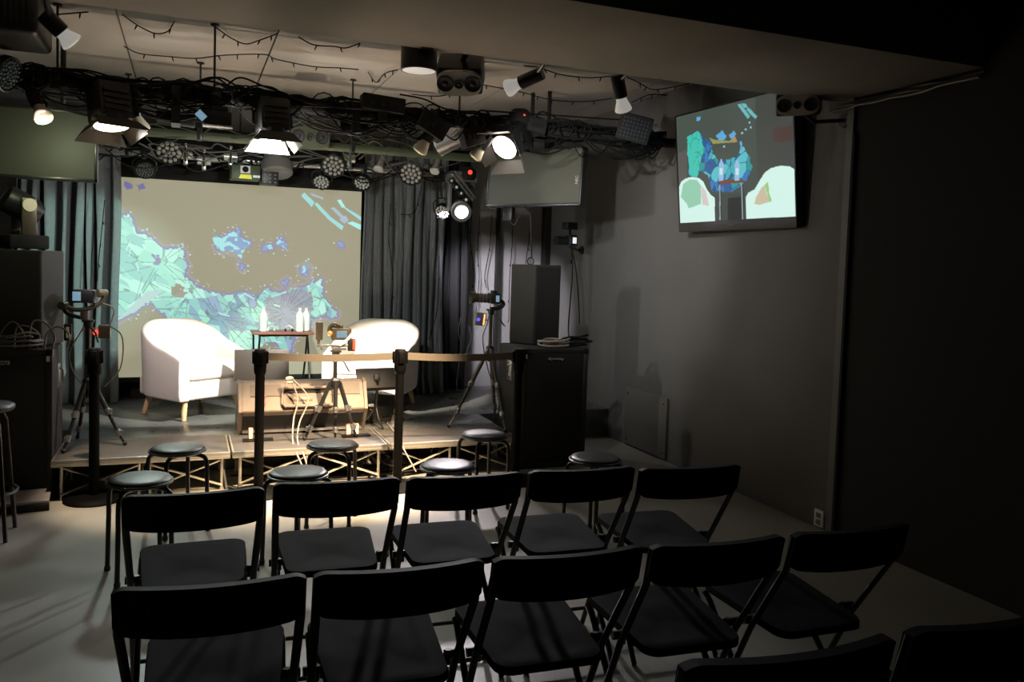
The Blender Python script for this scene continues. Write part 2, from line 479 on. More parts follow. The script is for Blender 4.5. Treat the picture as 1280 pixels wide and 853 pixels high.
# ------------------------------------------------------------------ round stools
def stool_proto(label):
    t = thing('round_stool', (0, 0, 0), label, 'stool', 'round black stools before the stage')
    R, H = .142, .462
    MB().lathe([(1e-6, H - .034), (R - .012, H - .034), (R - .004, H - .028), (R - .002, H - .014), (R - .012, H - .004), (R * .7, H), (1e-6, H + .002)], 36).build('seat', 'vinyl', t, angle=60)
    MB().tube([(math.cos(2 * PI * k / 36) * R, math.sin(2 * PI * k / 36) * R, H - .022) for k in range(36)], .006, n=8, closed=True).build('rim', 'black_metal', t)
    for k in range(4):
        a = PI / 4 + k * PI / 2 + .25; d = Vector((math.cos(a), math.sin(a), 0))
        pts = [d * .05 + Vector((0, 0, H - .046)), d * .115 + Vector((0, 0, H - .046)), d * .148 + Vector((0, 0, H - .062)), d * .158 + Vector((0, 0, H - .105)), d * .160 + Vector((0, 0, .25)), d * .166 + Vector((0, 0, .012))]
        MB().tube(pts, .0115, n=10, smooth=5).build('leg', 'black_metal', t)
        f = d * .166
        MB().cyl((f.x, f.y, 0), (f.x, f.y, .02), .0145, n=10).build('foot', 'black_plastic', t)
    MB().box((0, 0, H - .046), (.13, .028, .016), Matrix.Rotation(PI / 4 + .25, 3, 'Z')).box((0, 0, H - .046), (.13, .028, .016), Matrix.Rotation(-PI / 4 + .25, 3, 'Z')).build('under_plate', 'black_metal', t)
    return t
stools = [(175, 596, 'round black stool farthest left, in front of the round post base'),
          (222, 558, 'round black stool just right of the left barrier post, close to the stage'),
          (373, 588, 'round black stool between the two middle barrier posts, nearer the chairs'),
          (416, 553, 'round black stool in front of the central tripod, close to the stage'),
          (560, 579, 'round black stool in front of the right half of the stage, nearer the chairs'),
          (605, 541, 'round black stool in front of the right tripod, close to the stage'),
          (744, 570, 'round dark stool alone in front of the right bass cabinet')]
sp = None
for k, (px, py, l) in enumerate(stools):
    p = at_z(px, py, .462)
    if sp is None:
        sp = stool_proto(l); sp.matrix_basis = Matrix.Translation((p.x, p.y, 0))
    else: dup(sp, (p.x, p.y, 0), .3 * k + random.uniform(-.3, .3), l)
# taller stool whose seat edge enters the picture at the left
p = at_z(-23, 505, .70)
t = thing('bar_stool', (p.x, p.y, 0), 'tall stool at the left picture edge in front of the left bass cabinet', 'stool')
MB().lathe([(1e-6, .664), (.14, .664), (.150, .674), (.150, .690), (.138, .698), (1e-6, .702)], 32).build('seat', 'vinyl', t, angle=60)
for k in range(4):
    a = PI / 4 + k * PI / 2; d = Vector((math.cos(a), math.sin(a), 0))
    MB().tube([d * .10 + Vector((0, 0, .66)), d * .13 + Vector((0, 0, .6)), d * .18], .011, n=8).build('leg', 'black_metal', t)
MB().tube([(math.cos(2 * PI * k / 28) * .16, math.sin(2 * PI * k / 28) * .16, .24) for k in range(28)], .008, n=8, closed=True).build('foot_ring', 'black_metal', t)

# ------------------------------------------------------------------ barrier posts and belts
posts = []
pl = ['black belt barrier post standing alone at the left, round base visible',
      'black belt barrier post in front of the wedge monitor, belt starting here',
      'black belt barrier post in front of the right armchair',
      'black belt barrier post against the right bass cabinet, belt ending here']
HP = .925
for k, px in enumerate((119, 325.5, 500.5, 649)):
    q = at_z(px, 436.5, HP)
    if k == 0: q = at_z(117.5, 625, 0)
    posts.append(Vector((q.x, q.y, 0)))
for k, q in enumerate(posts):
    t = thing('barrier_post', q, pl[k], 'barrier post', 'belt barrier posts before the stage')
    MB().lathe([(1e-6, 0), (.168, 0), (.170, .008), (.160, .020), (.10, .028), (.04, .034), (1e-6, .036)], 40).build('base', 'post_black', t, angle=50)
    MB().cyl((0, 0, .03), (0, 0, .80), .029, n=20).build('pole', 'post_black', t)
    MB().lathe([(.029, .76), (.036, .775), (.039, .79), (.039, .905), (.036, .918), (.03, .925), (1e-6, .926)], 24).build('head', 'post_black', t, angle=45)
    for a in (0, PI / 2, PI, 3 * PI / 2):
        o = MB().box((.042, 0, .872), (.014, .034, .078), bev=.003).build('belt_clip', 'post_black', t)
        o.matrix_basis = Matrix.Rotation(a, 4, 'Z')
    if k in (1, 2):
        b = posts[k + 1] - q; L = b.length; d = b.normalized()
        nn = 24; pts = []
        bm_ = MB(); vs = []; fs = []
        side = Vector((-d.y, d.x, 0)) * .0012
        for i in range(nn + 1):
            u = i / nn; s_ = .045 + u * (L - .09); sag = -.012 * 4 * u * (1 - u)
            c = d * s_ + Vector((0, 0, .878 + sag))
            for hz in (-.024, .024):
                for sg in (-1, 1): vs.append(c + side * sg + Vector((0, 0, hz)))
        for i in range(nn):
            a, b2 = i * 4, i * 4 + 4
            for q4 in ((0, 1), (1, 3), (3, 2), (2, 0)): fs.append((a + q4[0], a + q4[1], b2 + q4[1], b2 + q4[0]))
        fs += [(0, 2, 3, 1), (nn * 4, nn * 4 + 1, nn * 4 + 3, nn * 4 + 2)]
        bm_.add(vs, fs).build('belt', 'belt', t)

# ------------------------------------------------------------------ armchairs
def armchair(center, facing, label, wid=.66, dep=.64):
    # local front is -Y
    ang = math.atan2(facing[1], facing[0]) + PI / 2
    t = thing('armchair', (center[0], center[1], SZ), label, 'armchair', 'cream tub armchairs on the stage', ang)
    a = wid / 2 - .045; yf, yb = -dep / 2 + .02, dep / 2 - .045
    path = []
    N = 44
    # straight arms then rounded back
    ystart = .02
    for i in range(9): path.append((-a, yf + (ystart - yf) * i / 8))
    for i in range(1, 26):
        th = PI - PI * i / 26
        c, s_ = math.cos(th), math.sin(th)
        e = 2 / 2.9
        path.append((a * math.copysign(abs(c) ** e, c), ystart + (yb - ystart) * abs(s_) ** e))
    for i in range(9): path.append((a, ystart + (yf - ystart) * i / 8))
    n = len(path)
    L = [0]
    for i in range(1, n): L.append(L[-1] + math.dist(path[i], path[i - 1]))
    vs = []; fs = []
    for i, (x_, y_) in enumerate(path):
        j0, j1 = max(0, i - 1), min(n - 1, i + 1)
        tx, ty = path[j1][0] - path[j0][0], path[j1][1] - path[j0][1]
        l = math.hypot(tx, ty); nx, ny = -ty / l, tx / l       # outward for left->back->right path
        f = 1 - abs(2 * L[i] / L[-1] - 1)                       # 0 at arm fronts, 1 mid back
        sm = lambda q: max(0, min(1, q)) ** 2 * (3 - 2 * max(0, min(1, q)))
        h = .50 + .06 * sm(f / .35) + .175 * sm((f - .28) / .55)
        if i == 0 or i == n - 1: h -= .02
        if i == 1 or i == n - 2: h -= .006
        flare = .02 * sm(f * 1.4)
        tw = .046
        sect = [(tw - .006, .155), (tw + .004, .20), (tw + .004 + flare * .5, (h + .2) / 2), (tw + flare, h - .05), (tw * .85 + flare, h - .014), (.0 + flare, h), (-tw * .75 + flare, h - .014), (-tw + flare * .6, h - .05), (-tw, .38), (-tw + .004, .20), (-tw + .004, .155)]
        for o_, z in sect: vs.append((x_ + nx * o_, y_ + ny * o_, z))
    m = 11
    for i in range(n - 1):
        fs += [(i * m + k, i * m + (k + 1) % m, (i + 1) * m + (k + 1) % m, (i + 1) * m + k) for k in range(m)]
    fs += [tuple(range(m)), tuple((n - 1) * m + k for k in range(m - 1, -1, -1))]
    b = MB().add(vs, fs)
    o = b.build('back_and_arms', 'upholstery', t, angle=70)
    md = o.modifiers.new('bev', 'BEVEL'); md.width = .012; md.segments = 3; md.limit_method = 'ANGLE'; md.angle_limit = math.radians(50)
    MB().box((0, .01, .225), (2 * a - .02, dep - .07, .145), bev=.022, seg=3).build('seat_base', 'upholstery', t)
    q = MB().box((0, -.035, .362), (2 * a - .095, dep - .13, .135), bev=.04, seg=4)
    q.build('seat_cushion', 'upholstery', t, angle=80)
    for sx in (-1, 1):
        for sy in (-1, 1):
            x1, y1 = sx * (a - .05), sy * (dep / 2 - .10)
            MB().cyl((x1 * .97, y1 * .97, .158), (x1 * 1.10, y1 * 1.14, 0), .026, .017, n=16).build('leg', 'light_wood', t)
    return t
armchair((.045, 6.95), (.58, -.81), 'cream fabric tub armchair on the left of the stage, angled to the right')
armchair((1.50, 6.99), (-.50, -.866), 'cream fabric tub armchair on the right of the stage, brightly lit, partly behind barrier post', .70, .66)

# ------------------------------------------------------------------ side table, bottles, headsets
TL, TR = at_y(316, 416, 7.35), at_y(393, 418, 7.35)
zt = TL.z
tx = (TL.x + TR.x) / 2
t = thing('folding_table', (tx, 7.5, SZ), 'small folding table with reddish top and black tube legs between the armchairs', 'table')
hw = (TR.x - TL.x) / 2
h = zt - SZ
MB().box((0, 0, h - .010), (2 * hw, .30, .020), bev=.004).build('tabletop', 'red_wood', t)
for k, (ins, y0, y1) in enumerate(((.05, -.12, .17), (.015, .12, -.17))):
    w = hw - ins - .01
    pts = [(-w, y1, .0), (-w, y0 * .2 + y1 * .8, h * .22), (-w, y0 * .97, h - .06), (-w + .03, y0, h - .030), (w - .03, y0, h - .030), (w, y0 * .97, h - .06), (w, y0 * .2 + y1 * .8, h * .22), (w, y1, 0)]
    MB().tube(pts, .009, n=9, smooth=5).build('leg_frame', 'black_metal', t)
def bottle(px, py, Y, label):
    p = at_y(px, py, Y)
    t = thing('water_bottle', (p.x, Y, zt), label, 'bottle', 'water bottles on the side table')
    r = .036
    prof = [(1e-6, 0), (r - .006, 0), (r, .008)]
    for k in range(7): prof += [(r, .014 + k * .016), (r - .0025, .020 + k * .016)]
    prof += [(r, .135), (r - .003, .150), (r - .014, .172), (.013, .186), (.012, .196)]
    MB().lathe(prof, 20).build('bottle_body', 'clear_plastic', t, angle=60)
    MB().lathe([(r + .0008, .045), (r + .0008, .105)], 20).build('paper_label', 'label_white', t)
    MB().lathe([(.0155, .190), (.0155, .206), (.012, .209), (1e-6, .209)], 16).build('cap', 'white_plastic', t)
bottle(329, 414, 7.44, 'clear water bottle at the left end of the side table')
bottle(374.5, 415, 7.42, 'clear water bottle on the right of the side table, left of a close pair')
bottle(382.5, 415, 7.50, 'clear water bottle at the right end of the side table, right of a close pair')
for px, l, r in ((339, 'small pale headset lying beside the left water bottle', .4), (361, 'small pale and dark headset lying in the middle of the side table', -.3)):
    p = at_y(px, 416, 7.46)
    t = thing('headset', (p.x, 7.46, zt), l, 'headset', 'headsets on the side table', r)
    MB().tube([(-.03, 0, .012), (-.026, 0, .035), (0, 0, .05), (.026, 0, .035), (.03, 0, .012)], .0055, n=8, smooth=5).build('headband', 'white_plastic', t)
    for s in (-1, 1): MB().sphere((s * .03, 0, .014), .014, 8, (.7, 1, 1)).build('earpiece', 'black_plastic' if px == 361 else 'white_plastic', t)
# ------------------------------------------------------------------ projection screen
YS = 7.72
sTL, sTR = at_y(147, 221, YS), at_y(452, 240, YS)
sBL = at_y(151, 472, YS)
x0, x1, zt_, zb_ = sTL.x, sTR.x, (sTL.z + sTR.z) / 2, sBL.z
quad = ((50, 65), (980, 120), (966, 794), (65, 812))
hm = homog(quad)
w, h = 400, 340
U, V = np.meshgrid(np.linspace(0, 1, w), np.linspace(0, 1, h))
def P(pts): return [hm(p) for p in pts]
# jittered copies of the coordinates so that every outline is ragged
def vnoise(seed, n):
    g = np.random.default_rng(seed).normal(size=(n, n))
    xx = U * (n - 1); yy = V * (n - 1)
    i = np.clip(xx.astype(int), 0, n - 2); j = np.clip(yy.astype(int), 0, n - 2); fx, fy = xx - i, yy - j
    return (g[j, i] * (1 - fx) + g[j, i + 1] * fx) * (1 - fy) + (g[j + 1, i] * (1 - fx) + g[j + 1, i + 1] * fx) * fy
U2 = U + .006 * vnoise(1, 40) + .004 * vnoise(2, 90); V2 = V + .006 * vnoise(3, 40) + .004 * vnoise(4, 90)
teal = [(40, 215), (75, 212), (95, 198), (108, 235), (135, 275), (185, 295), (210, 325), (235, 340), (262, 335), (285, 330), (312, 345), (316, 420), (325, 450), (360, 480), (405, 498), (470, 512), (540, 500), (575, 520), (620, 484), (665, 500), (720, 478), (760, 485), (790, 458), (832, 448), (825, 500), (850, 540), (888, 565), (880, 592), (835, 582), (795, 600), (770, 640), (720, 655), (715, 725), (690, 722), (660, 680), (610, 690), (560, 720), (470, 705), (400, 650), (330, 625), (270, 612), (235, 575), (200, 545), (160, 535), (120, 575), (70, 600), (40, 605)]
holes = [[(262, 480), (290, 468), (318, 492), (312, 518), (285, 518), (265, 502)], [(195, 355), (215, 370), (212, 400), (196, 392)], [(620, 690), (660, 690), (690, 740), (640, 760), (600, 730)]]
grey_area = [(640, 520), (720, 482), (790, 500), (800, 560), (760, 650), (690, 650), (640, 610), (620, 560)]
blue_area = [(240, 560), (330, 520), (420, 520), (560, 540), (600, 590), (590, 640), (480, 640), (380, 600), (300, 610)]
isl = [[(415, 290), (450, 300), (480, 278), (500, 275), (515, 258), (520, 290), (560, 315), (540, 330), (525, 370), (490, 350), (450, 345), (420, 320)],
       [(600, 325), (625, 320), (645, 332), (628, 348), (608, 340)], [(655, 318), (675, 295), (685, 310), (698, 340), (668, 330)],
       [(756, 420), (760, 395), (775, 402), (768, 435)], [(680, 458), (692, 445), (706, 455), (695, 470)], [(516, 395), (528, 395), (530, 406), (520, 405)], [(895, 312), (908, 308), (912, 322), (898, 325)]]
bars = [[(750, 135), (762, 122), (800, 160), (790, 178)], [(785, 124), (832, 142), (835, 150), (790, 134)], [(886, 152), (900, 148), (918, 178), (905, 180)], [(905, 176), (920, 180), (980, 215), (980, 232)],
        [(862, 182), (876, 178), (912, 212), (900, 218)], [(925, 238), (945, 232), (984, 246), (984, 268)], [(800, 168), (808, 160), (862, 215), (912, 250), (905, 266), (850, 222)], [(898, 214), (920, 210), (930, 228), (915, 240), (900, 230)]]
mt_ = inpoly(U2, V2, P(teal))
for hpoly in holes: mt_ &= ~inpoly(U2, V2, P(hpoly))
ga, ba = inpoly(U2, V2, P(grey_area)), inpoly(U2, V2, P(blue_area))
# angular facets: two layers of Voronoi cells, stretched in different directions
def vor(seed, n, sx, sy, rot):
    r = np.random.default_rng(seed); c, s_ = math.cos(rot), math.sin(rot)
    A = np.stack([(U * c + V * .85 * s_) * sx, (-U * s_ + V * .85 * c) * sy], -1).reshape(-1, 2)
    su, sv = r.uniform(0, 1, n), r.uniform(0, .85, n)
    S = np.stack([(su * c + sv * s_) * sx, (-su * s_ + sv * c) * sy], -1)
    d = np.sqrt(((A[:, None, :] - S[None]) ** 2).sum(-1))
    o_ = np.argpartition(d, 1, axis=1)[:, :2]
    dd = np.take_along_axis(d, o_, 1); srt = np.argsort(dd, 1)
    dd = np.take_along_axis(dd, srt, 1); o_ = np.take_along_axis(o_, srt, 1)
    return o_[:, 0].reshape(h, w), (dd[:, 1] - dd[:, 0]).reshape(h, w)
ca, ea = vor(21, 330, 1, 1.9, .6)
cb_, eb = vor(22, 520, 2.0, 1, -.6)
pal_t = np.array([s2l(c) for c in ((172, 232, 212), (160, 224, 205), (184, 238, 222), (150, 208, 198))])
pal_b = np.array([s2l(c) for c in ((135, 175, 190), (150, 175, 202), (145, 205, 200), (130, 160, 180))])
pal_g = np.array([s2l(c) for c in ((148, 150, 170), (140, 146, 160), (156, 156, 180), (150, 160, 175))])
pic = np.zeros((h, w, 3))
big = (U < .30)[..., None]
line = np.where(U < .30, ea < .0034, eb < .0036) & (vnoise(9, 26) > .1)
tcol = np.where(big, pal_t[ca % 4], np.where((cb_ % 3 == 0)[..., None], pal_b[(cb_ // 3) % 4], pal_t[cb_ % 4]))
tcol = np.where(ba[..., None] & (cb_ % 2 == 0)[..., None], pal_b[cb_ % 4], tcol)
tcol = np.where(ga[..., None], pal_g[cb_ % 4], tcol)
tcol = np.where(line[..., None], tcol * .48, tcol)
cr = np.random.default_rng(77)
def seg_mask(ax, ay, bx, by, wd):
    dx, dy = bx - ax, (by - ay) * .85; L2 = dx * dx + dy * dy
    t_ = np.clip(((U - ax) * dx + (V - ay) * .85 * dy) / L2, 0, 1)
    return (U - ax - t_ * dx) ** 2 + ((V - ay) * .85 - t_ * dy) ** 2 < wd * wd
for hub, n_, l0, l1 in (((.06, .66), 16, .08, .26), ((.17, .42), 9, .05, .16), ((.27, .58), 12, .05, .14), ((.40, .70), 14, .06, .18), ((.68, .66), 22, .05, .15), ((.53, .70), 10, .06, .16)):
    for k in range(n_):
        a_ = cr.uniform(0, 2 * PI); s0 = cr.uniform(.01, .05); s1 = s0 + cr.uniform(l0, l1)
        tcol = np.where(seg_mask(hub[0] + s0 * math.cos(a_), hub[1] + s0 * math.sin(a_), hub[0] + s1 * math.cos(a_ + .1), hub[1] + s1 * math.sin(a_ + .1), .0014)[..., None], tcol * .5, tcol)
for k in range(60):
    ax, ay, a_, L_ = cr.uniform(0, .85), cr.uniform(.25, .95), cr.uniform(0, PI), cr.uniform(.02, .07)
    tcol = np.where(seg_mask(ax, ay, ax + L_ * math.cos(a_), ay + L_ * math.sin(a_), cr.uniform(.0016, .004))[..., None], np.array(s2l((188, 235, 228))), tcol)
# long pale slats at the lower left
for k in range(9):
    xx, yy = 60 + k * 7, 560 - k * 4
    tcol = np.where(inpoly(U, V, P([(xx, yy + 40), (xx + 6, yy + 46), (xx + 120, yy - 60 + k * 3), (xx + 112, yy - 66 + k * 3)]))[..., None], np.array(s2l((178, 205, 205))), tcol)
# violet fringe: distance to the crystal area by repeated dilation
def dil(m_, n):
    for _ in range(n):
        q = m_.copy(); q[1:] |= m_[:-1]; q[:-1] |= m_[1:]; q[:, 1:] |= m_[:, :-1]; q[:, :-1] |= m_[:, 1:]; m_ = q
    return m_
islm = np.zeros((h, w), bool)
for q in isl: islm |= inpoly(U2, V2, P(q))
fr = np.array(s2l((112, 108, 165)))
base_c = np.zeros(3)
halo = dil(mt_ | islm, 9) & (vnoise(12, 14) > .1); halo2 = dil(mt_ | islm, 4) & (vnoise(13, 18) > -.5)
pic = np.where(halo[..., None], fr * .25, pic); pic = np.where(halo2[..., None], np.array(s2l((138, 132, 172))), pic)
for q in ([(68, 85), (100, 82), (105, 105), (80, 112)], [(118, 95), (150, 88), (156, 112), (128, 122)]): pic = np.where(inpoly(U2, V2, P(q))[..., None], fr * .8, pic)
pic = np.where(mt_[..., None], tcol, pic)
il = np.where((vnoise(15, 70) > .1)[..., None], np.array(s2l((160, 225, 225))), np.array(s2l((130, 160, 198))))
pic = np.where(islm[..., None], il, pic)
for k, q in enumerate(bars): pic = np.where(inpoly(U, V, P(q))[..., None], np.array(s2l(((150, 215, 215), (160, 185, 205), (165, 235, 230))[k % 3])), pic)
# scattered splinters along the fringe
edge = np.argwhere(dil(mt_ | islm, 14) & ~dil(mt_ | islm, 2) & (U > .02) & (U < .9))
for _ in range(190):
    j, i = edge[rng.integers(len(edge))]
    s_ = rng.uniform(1, 2.6); a = rng.uniform(0, PI)
    cxp, cyp = i / (w - 1), j / (h - 1); du, dv = s_ / w, s_ / h
    poly = [(cxp + du * math.cos(a + q), cyp + dv * math.sin(a + q) * rng.uniform(.5, 1)) for q in (0, 2.1, 4.2)]
    pic = np.where(inpoly(U, V, poly)[..., None], np.array(s2l((190, 225, 235))), pic)
# the projector's raised black level plus stage light spill, put into the emission
pic = np.where(pic.max(-1, keepdims=True) > .2, pic * 1.0, pic + np.array(s2l((150, 145, 121))))
t = thing('projection_screen', ((x0 + x1) / 2, YS, zb_), 'wide projection screen showing teal shattered crystals on beige, hung behind the armchairs', 'projection screen')
hw = (x1 - x0) / 2; hh = zt_ - zb_
scr_m = attr_screen('projection_fabric', (.16, .155, .14), 1.0, .9)
picture_mesh('picture_sheet', pic, (-hw, -.004, hh), (2 * hw, 0, 0), (0, 0, -hh), scr_m, t)
MB().span((-hw - .002, -.002, -.008), (hw + .002, .003, hh + .02)).build('backing_sheet', 'matt_black', t)
MB().span((-hw - .01, -.018, -.045), (hw + .01, .014, -.006), bev=.006).build('bottom_bar', 'matt_black', t)
MB().span((-hw - .06, -.035, hh + .012), (hw + .06, .035, hh + .10), bev=.008).build('roller_case', 'matt_black', t)

# black masking behind and below the screen
o = MB().span((-.75, 7.86, SZ), (1.75, 7.90, 2.62)).build('backdrop', 'curtain_black')
tag(o, 'black backdrop cloth behind the projection screen', 'backdrop')
o = MB().span((-.45, 7.74, SZ), (1.6, 7.84, SZ + .085), bev=.006).build('equipment_ledge', 'matt_black')
tag(o, 'low black ledge on the stage under the projection screen', 'ledge')

# ------------------------------------------------------------------ curtains
def curtain(xa, xb, Y, z0, z1, nf, amp, label, seed, m='curtain', topx=None, flare=.0):
    r = random.Random(seed); n = nf * 14; rows = 16
    ws = [r.uniform(.6, 1.4) for _ in range(nf)]; tot = sum(ws)
    cum = [0]
    for q in ws: cum.append(cum[-1] + q / tot)
    am = [r.uniform(.6, 1.2) for _ in range(nf + 1)]
    vs = []; fs = []
    for j in range(rows + 1):
        v = j / rows; z = z1 + (z0 - z1) * v
        for i in range(n + 1):
            u = i / n
            k = max(q for q in range(nf) if cum[q] <= u + 1e-9); fr_ = (u - cum[k]) / (cum[k + 1] - cum[k])
            wv = math.sin(fr_ * 2 * PI) * am[k]
            if fr_ > .5: wv *= 1.1
            a, b = (xa, xb)
            if topx: a = topx[0] + (xa - topx[0]) * v; b = topx[1] + (xb - topx[1]) * v
            X = a + (b - a) * u + math.cos(fr_ * 4 * PI) * .25 * amp * am[k] + .012 * math.sin(7 * v + k * 1.7)
            y = Y + wv * amp * (.75 + .4 * v) + .018 * math.sin(5 * v + 2.2 * k) - flare * max(0, v - .93) / .07 * (1 + .6 * math.sin(k * 2.1))
            vs.append((X, y, z))
    for j in range(rows):
        for i in range(n): fs.append((j * (n + 1) + i, j * (n + 1) + i + 1, (j + 1) * (n + 1) + i + 1, (j + 1) * (n + 1) + i))
    o = MB().add(vs, fs).build('stage_curtain', m, solid=.004, angle=80)
    return tag(o, label, 'curtain')
a = at_y(86, 480, 7.6).x; b = at_y(147, 480, 7.6).x; a2 = at_y(46, 240, 7.6).x
curtain(a - .45, b, 7.62, SZ + .006, 2.65, 8, .055, 'dark grey-green pleated stage curtain left of the projection screen', 3, topx=(a2 - .15, b + .0), flare=.05)
b2 = at_y(453, 300, 7.6).x; c2 = at_y(556, 300, 7.6).x
curtain(b2 + .01, c2, 7.62, SZ + .006, 2.65, 9, .05, 'dark grey pleated stage curtain right of the projection screen', 5, flare=.06)
c3 = at_y(586, 300, 7.72).x
curtain(c2 - .02, c3, 7.74, SZ + .006, 2.60, 3, .035, 'narrow black stage curtain at the right end, beside the pale back wall', 9, m='curtain_black')

# ------------------------------------------------------------------ big loudspeakers
def scribble(parent, m, w_, h_, mtx, n, seed, name='badge_script', r0=None):
    # the small illegible maker's script of the badge: one looping raised stroke
    r = random.Random(seed); b = MB()
    pts = []
    for i in range(n):
        u = i / (n - 1) - .5
        big_ = 1.0 if i in (1, 2, n - 2) else .5
        pts.append((u * w_, (1 if i % 2 else -1) * h_ * .5 * big_ * r.uniform(.7, 1), 0))
    b.tube(pts, r0 or h_ * .11, n=6, smooth=4)
    o = b.build(name, m, parent); o.matrix_basis = mtx
    return o
FACE = Matrix.Rotation(PI / 2, 4, 'X')       # local xy drawing -> upright facing -Y
def bass_cab(loc, w_, d_, h_, label, sgn):
    t = thing('bass_cabinet', loc, label, 'loudspeaker', 'tall bass loudspeaker cabinets beside the stage')
    b = MB().span((-w_ / 2, .012, 0), (w_ / 2, d_, h_), bev=.012)
    for a, c in (((-w_ / 2, 0, 0), (-w_ / 2 + .035, .03, h_)), ((w_ / 2 - .035, 0, 0), (w_ / 2, .03, h_)), ((-w_ / 2, 0, 0), (w_ / 2, .03, .04)), ((-w_ / 2, 0, h_ - .03), (w_ / 2, .03, h_))): b.span(a, c, bev=.005)
    b.build('cabinet_body', 'cab_carpet', t)
    MB().span((-w_ / 2 + .034, .004, .038), (w_ / 2 - .034, .016, h_ - .028), bev=.003).build('grille', 'cab_grille', t)
    bd = MB().box((.0, .001, h_ - .075), (.135, .006, .024), bev=.002).build('badge', 'badge' if sgn < 0 else 'black_plastic', t)
    scribble(bd, 'badge' if sgn > 0 else 'black_plastic', .12, .026, Matrix.Translation((0, -.004, h_ - .075)) @ FACE, 12, 4)
    xs_ = -sgn * w_ / 2
    hd = MB().box((xs_, .26, h_ * .79), (.010, .10, .15), bev=.004)
    hd.build('handle_cup', 'steel', t)
    MB().tube([(xs_ - sgn * .006, .235, h_ * .79 - .05), (xs_ - sgn * .026, .235, h_ * .79 - .035), (xs_ - sgn * .026, .235, h_ * .79 + .035), (xs_ - sgn * .006, .235, h_ * .79 + .05)], .007, n=8).build('handle', 'chrome', t)
    for zz in (.02, h_ - .02):
        for ss in (-1, 1): MB().box((ss * (w_ / 2 - .018), .018, zz), (.044, .044, .044), bev=.008).build('corner_guard', 'black_metal', t)
    MB().box((-sgn * (w_ / 2 - .022), -.0005, h_ - .055), (.018, .004, .032)).build('tag', 'white_plastic', t)
    return t
HCAB = .892
bass_cab((2.545, 5.53, 0), .53, .49, HCAB, 'tall black bass loudspeaker cabinet at the right of the stage front', 1)
bass_cab((-1.045, 5.60, 0), .58, .44, .905, 'tall black bass loudspeaker cabinet at the left edge of the picture', -1)

def top_speaker(poly, z0, z1, label, ring):
    cx_ = sum(p[0] for p in poly) / len(poly); cy_ = sum(p[1] for p in poly) / len(poly)
    t = thing('main_loudspeaker', (cx_, cy_, z0), label, 'loudspeaker')
    q = [(x - cx_, y - cy_) for x, y in poly]
    o = MB().prism(q, 0, z1 - z0).build('cabinet_body', 'cab_carpet', t)
    md = o.modifiers.new('bev', 'BEVEL'); md.width = .008; md.segments = 2
    a, b = Vector((*q[1], 0)), Vector((*q[2], 0)); d = (b - a); n_ = Vector((d.y, -d.x, 0)).normalized()
    gm = MB(); c = (a + b) / 2 + n_ * .002; hgt = z1 - z0
    gm.box((c.x, c.y, hgt / 2), (d.length - .03, .006, hgt - .04), Matrix.Rotation(math.atan2(d.y, d.x), 3, 'Z'))
    gm.build('grille', 'cab_grille', t)
    if ring:
        R = MB(); R.tube([(math.cos(k * PI / 8) * .028, .10, hgt + .026 + math.sin(k * PI / 8) * .028) for k in range(16)], .005, n=7, closed=True)
        R.build('lifting_ring', 'black_metal', t)
        MB().tube([(.01, .10, hgt + .05), (.0, .13, hgt + .4), (-.01, .22, 1.97 - z0)], .006, n=7).build('safety_cable', 'cable_black', t)
    return t
pA, pB, pC = at_y(638, 380, 5.97), at_y(668, 380, 5.80), at_y(700, 380, 5.84)
top_speaker([(pA.x, 5.97), (pB.x, 5.80), (pC.x, 5.84), (pC.x + .03, 6.05), (pA.x + .06, 6.07)], HCAB + .004, 1.51, 'dark wedge-sided loudspeaker standing on the right bass cabinet', True)
pB, pC = at_y(52, 380, 5.70), at_y(80, 380, 6.02)
top_speaker([(-1.30, 6.08), (-1.30, 5.70), (pB.x, 5.70), (pC.x, 6.02), (-1.0, 6.10)], .909, 1.50, 'dark loudspeaker standing on the left bass cabinet, moving light on it', False)

def moving_head(loc, label, yaw, glow, rot=None, hang=False, tilt=0., group=None):
    t = thing('moving_head_light', loc, label, 'stage light', group, rot if rot is not None else yaw)
    MB().box((0, 0, .045), (.26, .22, .085), bev=.012).build('base', 'matt_black', t)
    y = MB()
    for s in (-1, 1):
        y.box((s * .105, 0, .20), (.030, .085, .23), bev=.010)
    y.box((0, 0, .10), (.22, .10, .035), bev=.006)
    y.build('yoke', 'bronze_metal' if not glow else 'grey_box', t)
    for s in (-1, 1): MB().cyl((s * .118, 0, .27), (s * .128, 0, .27), .040, n=20).build('tilt_cap', 'cream' if not glow else 'grey_box', t)
    Rm = Matrix.Translation((0, 0, .26)) @ Matrix.Rotation(tilt, 4, 'X')
    MB().lathe([(1e-6, -.11), (.06, -.10), (.082, -.06), (.088, .02), (.086, .10), (.080, .115)], 24, Rm).build('head', 'black_plastic', t)
    MB().lathe([(.078, .110), (.060, .122), (1e-6, .126)], 24, Rm).build('lens', 'lens_lit_white' if glow else 'dark_glass', t)
    return t
p = at_y(22, 305, 6.0)
moving_head((p.x + .05, 5.90, 1.505), 'black moving head light with pale side cap on the upper left loudspeaker', -1.15, False, tilt=1.1)

# low dolly board on the floor under the left edge
p, q = at_z(0, 640, 0), at_z(60, 634, 0)
t = thing('floor_board', (q.x - .22, q.y - .02, 0), 'low dark board lying on the floor before the left bass cabinet', 'board', None, .1)
MB().box((0, .06, .052), (.46, .28, .018), bev=.003).build('board_top', 'pale_board', t)
MB().box((0, -.075, .022), (.46, .03, .04), bev=.003).box((0, .17, .022), (.46, .03, .04), bev=.003).build('runner', 'matt_black', t)

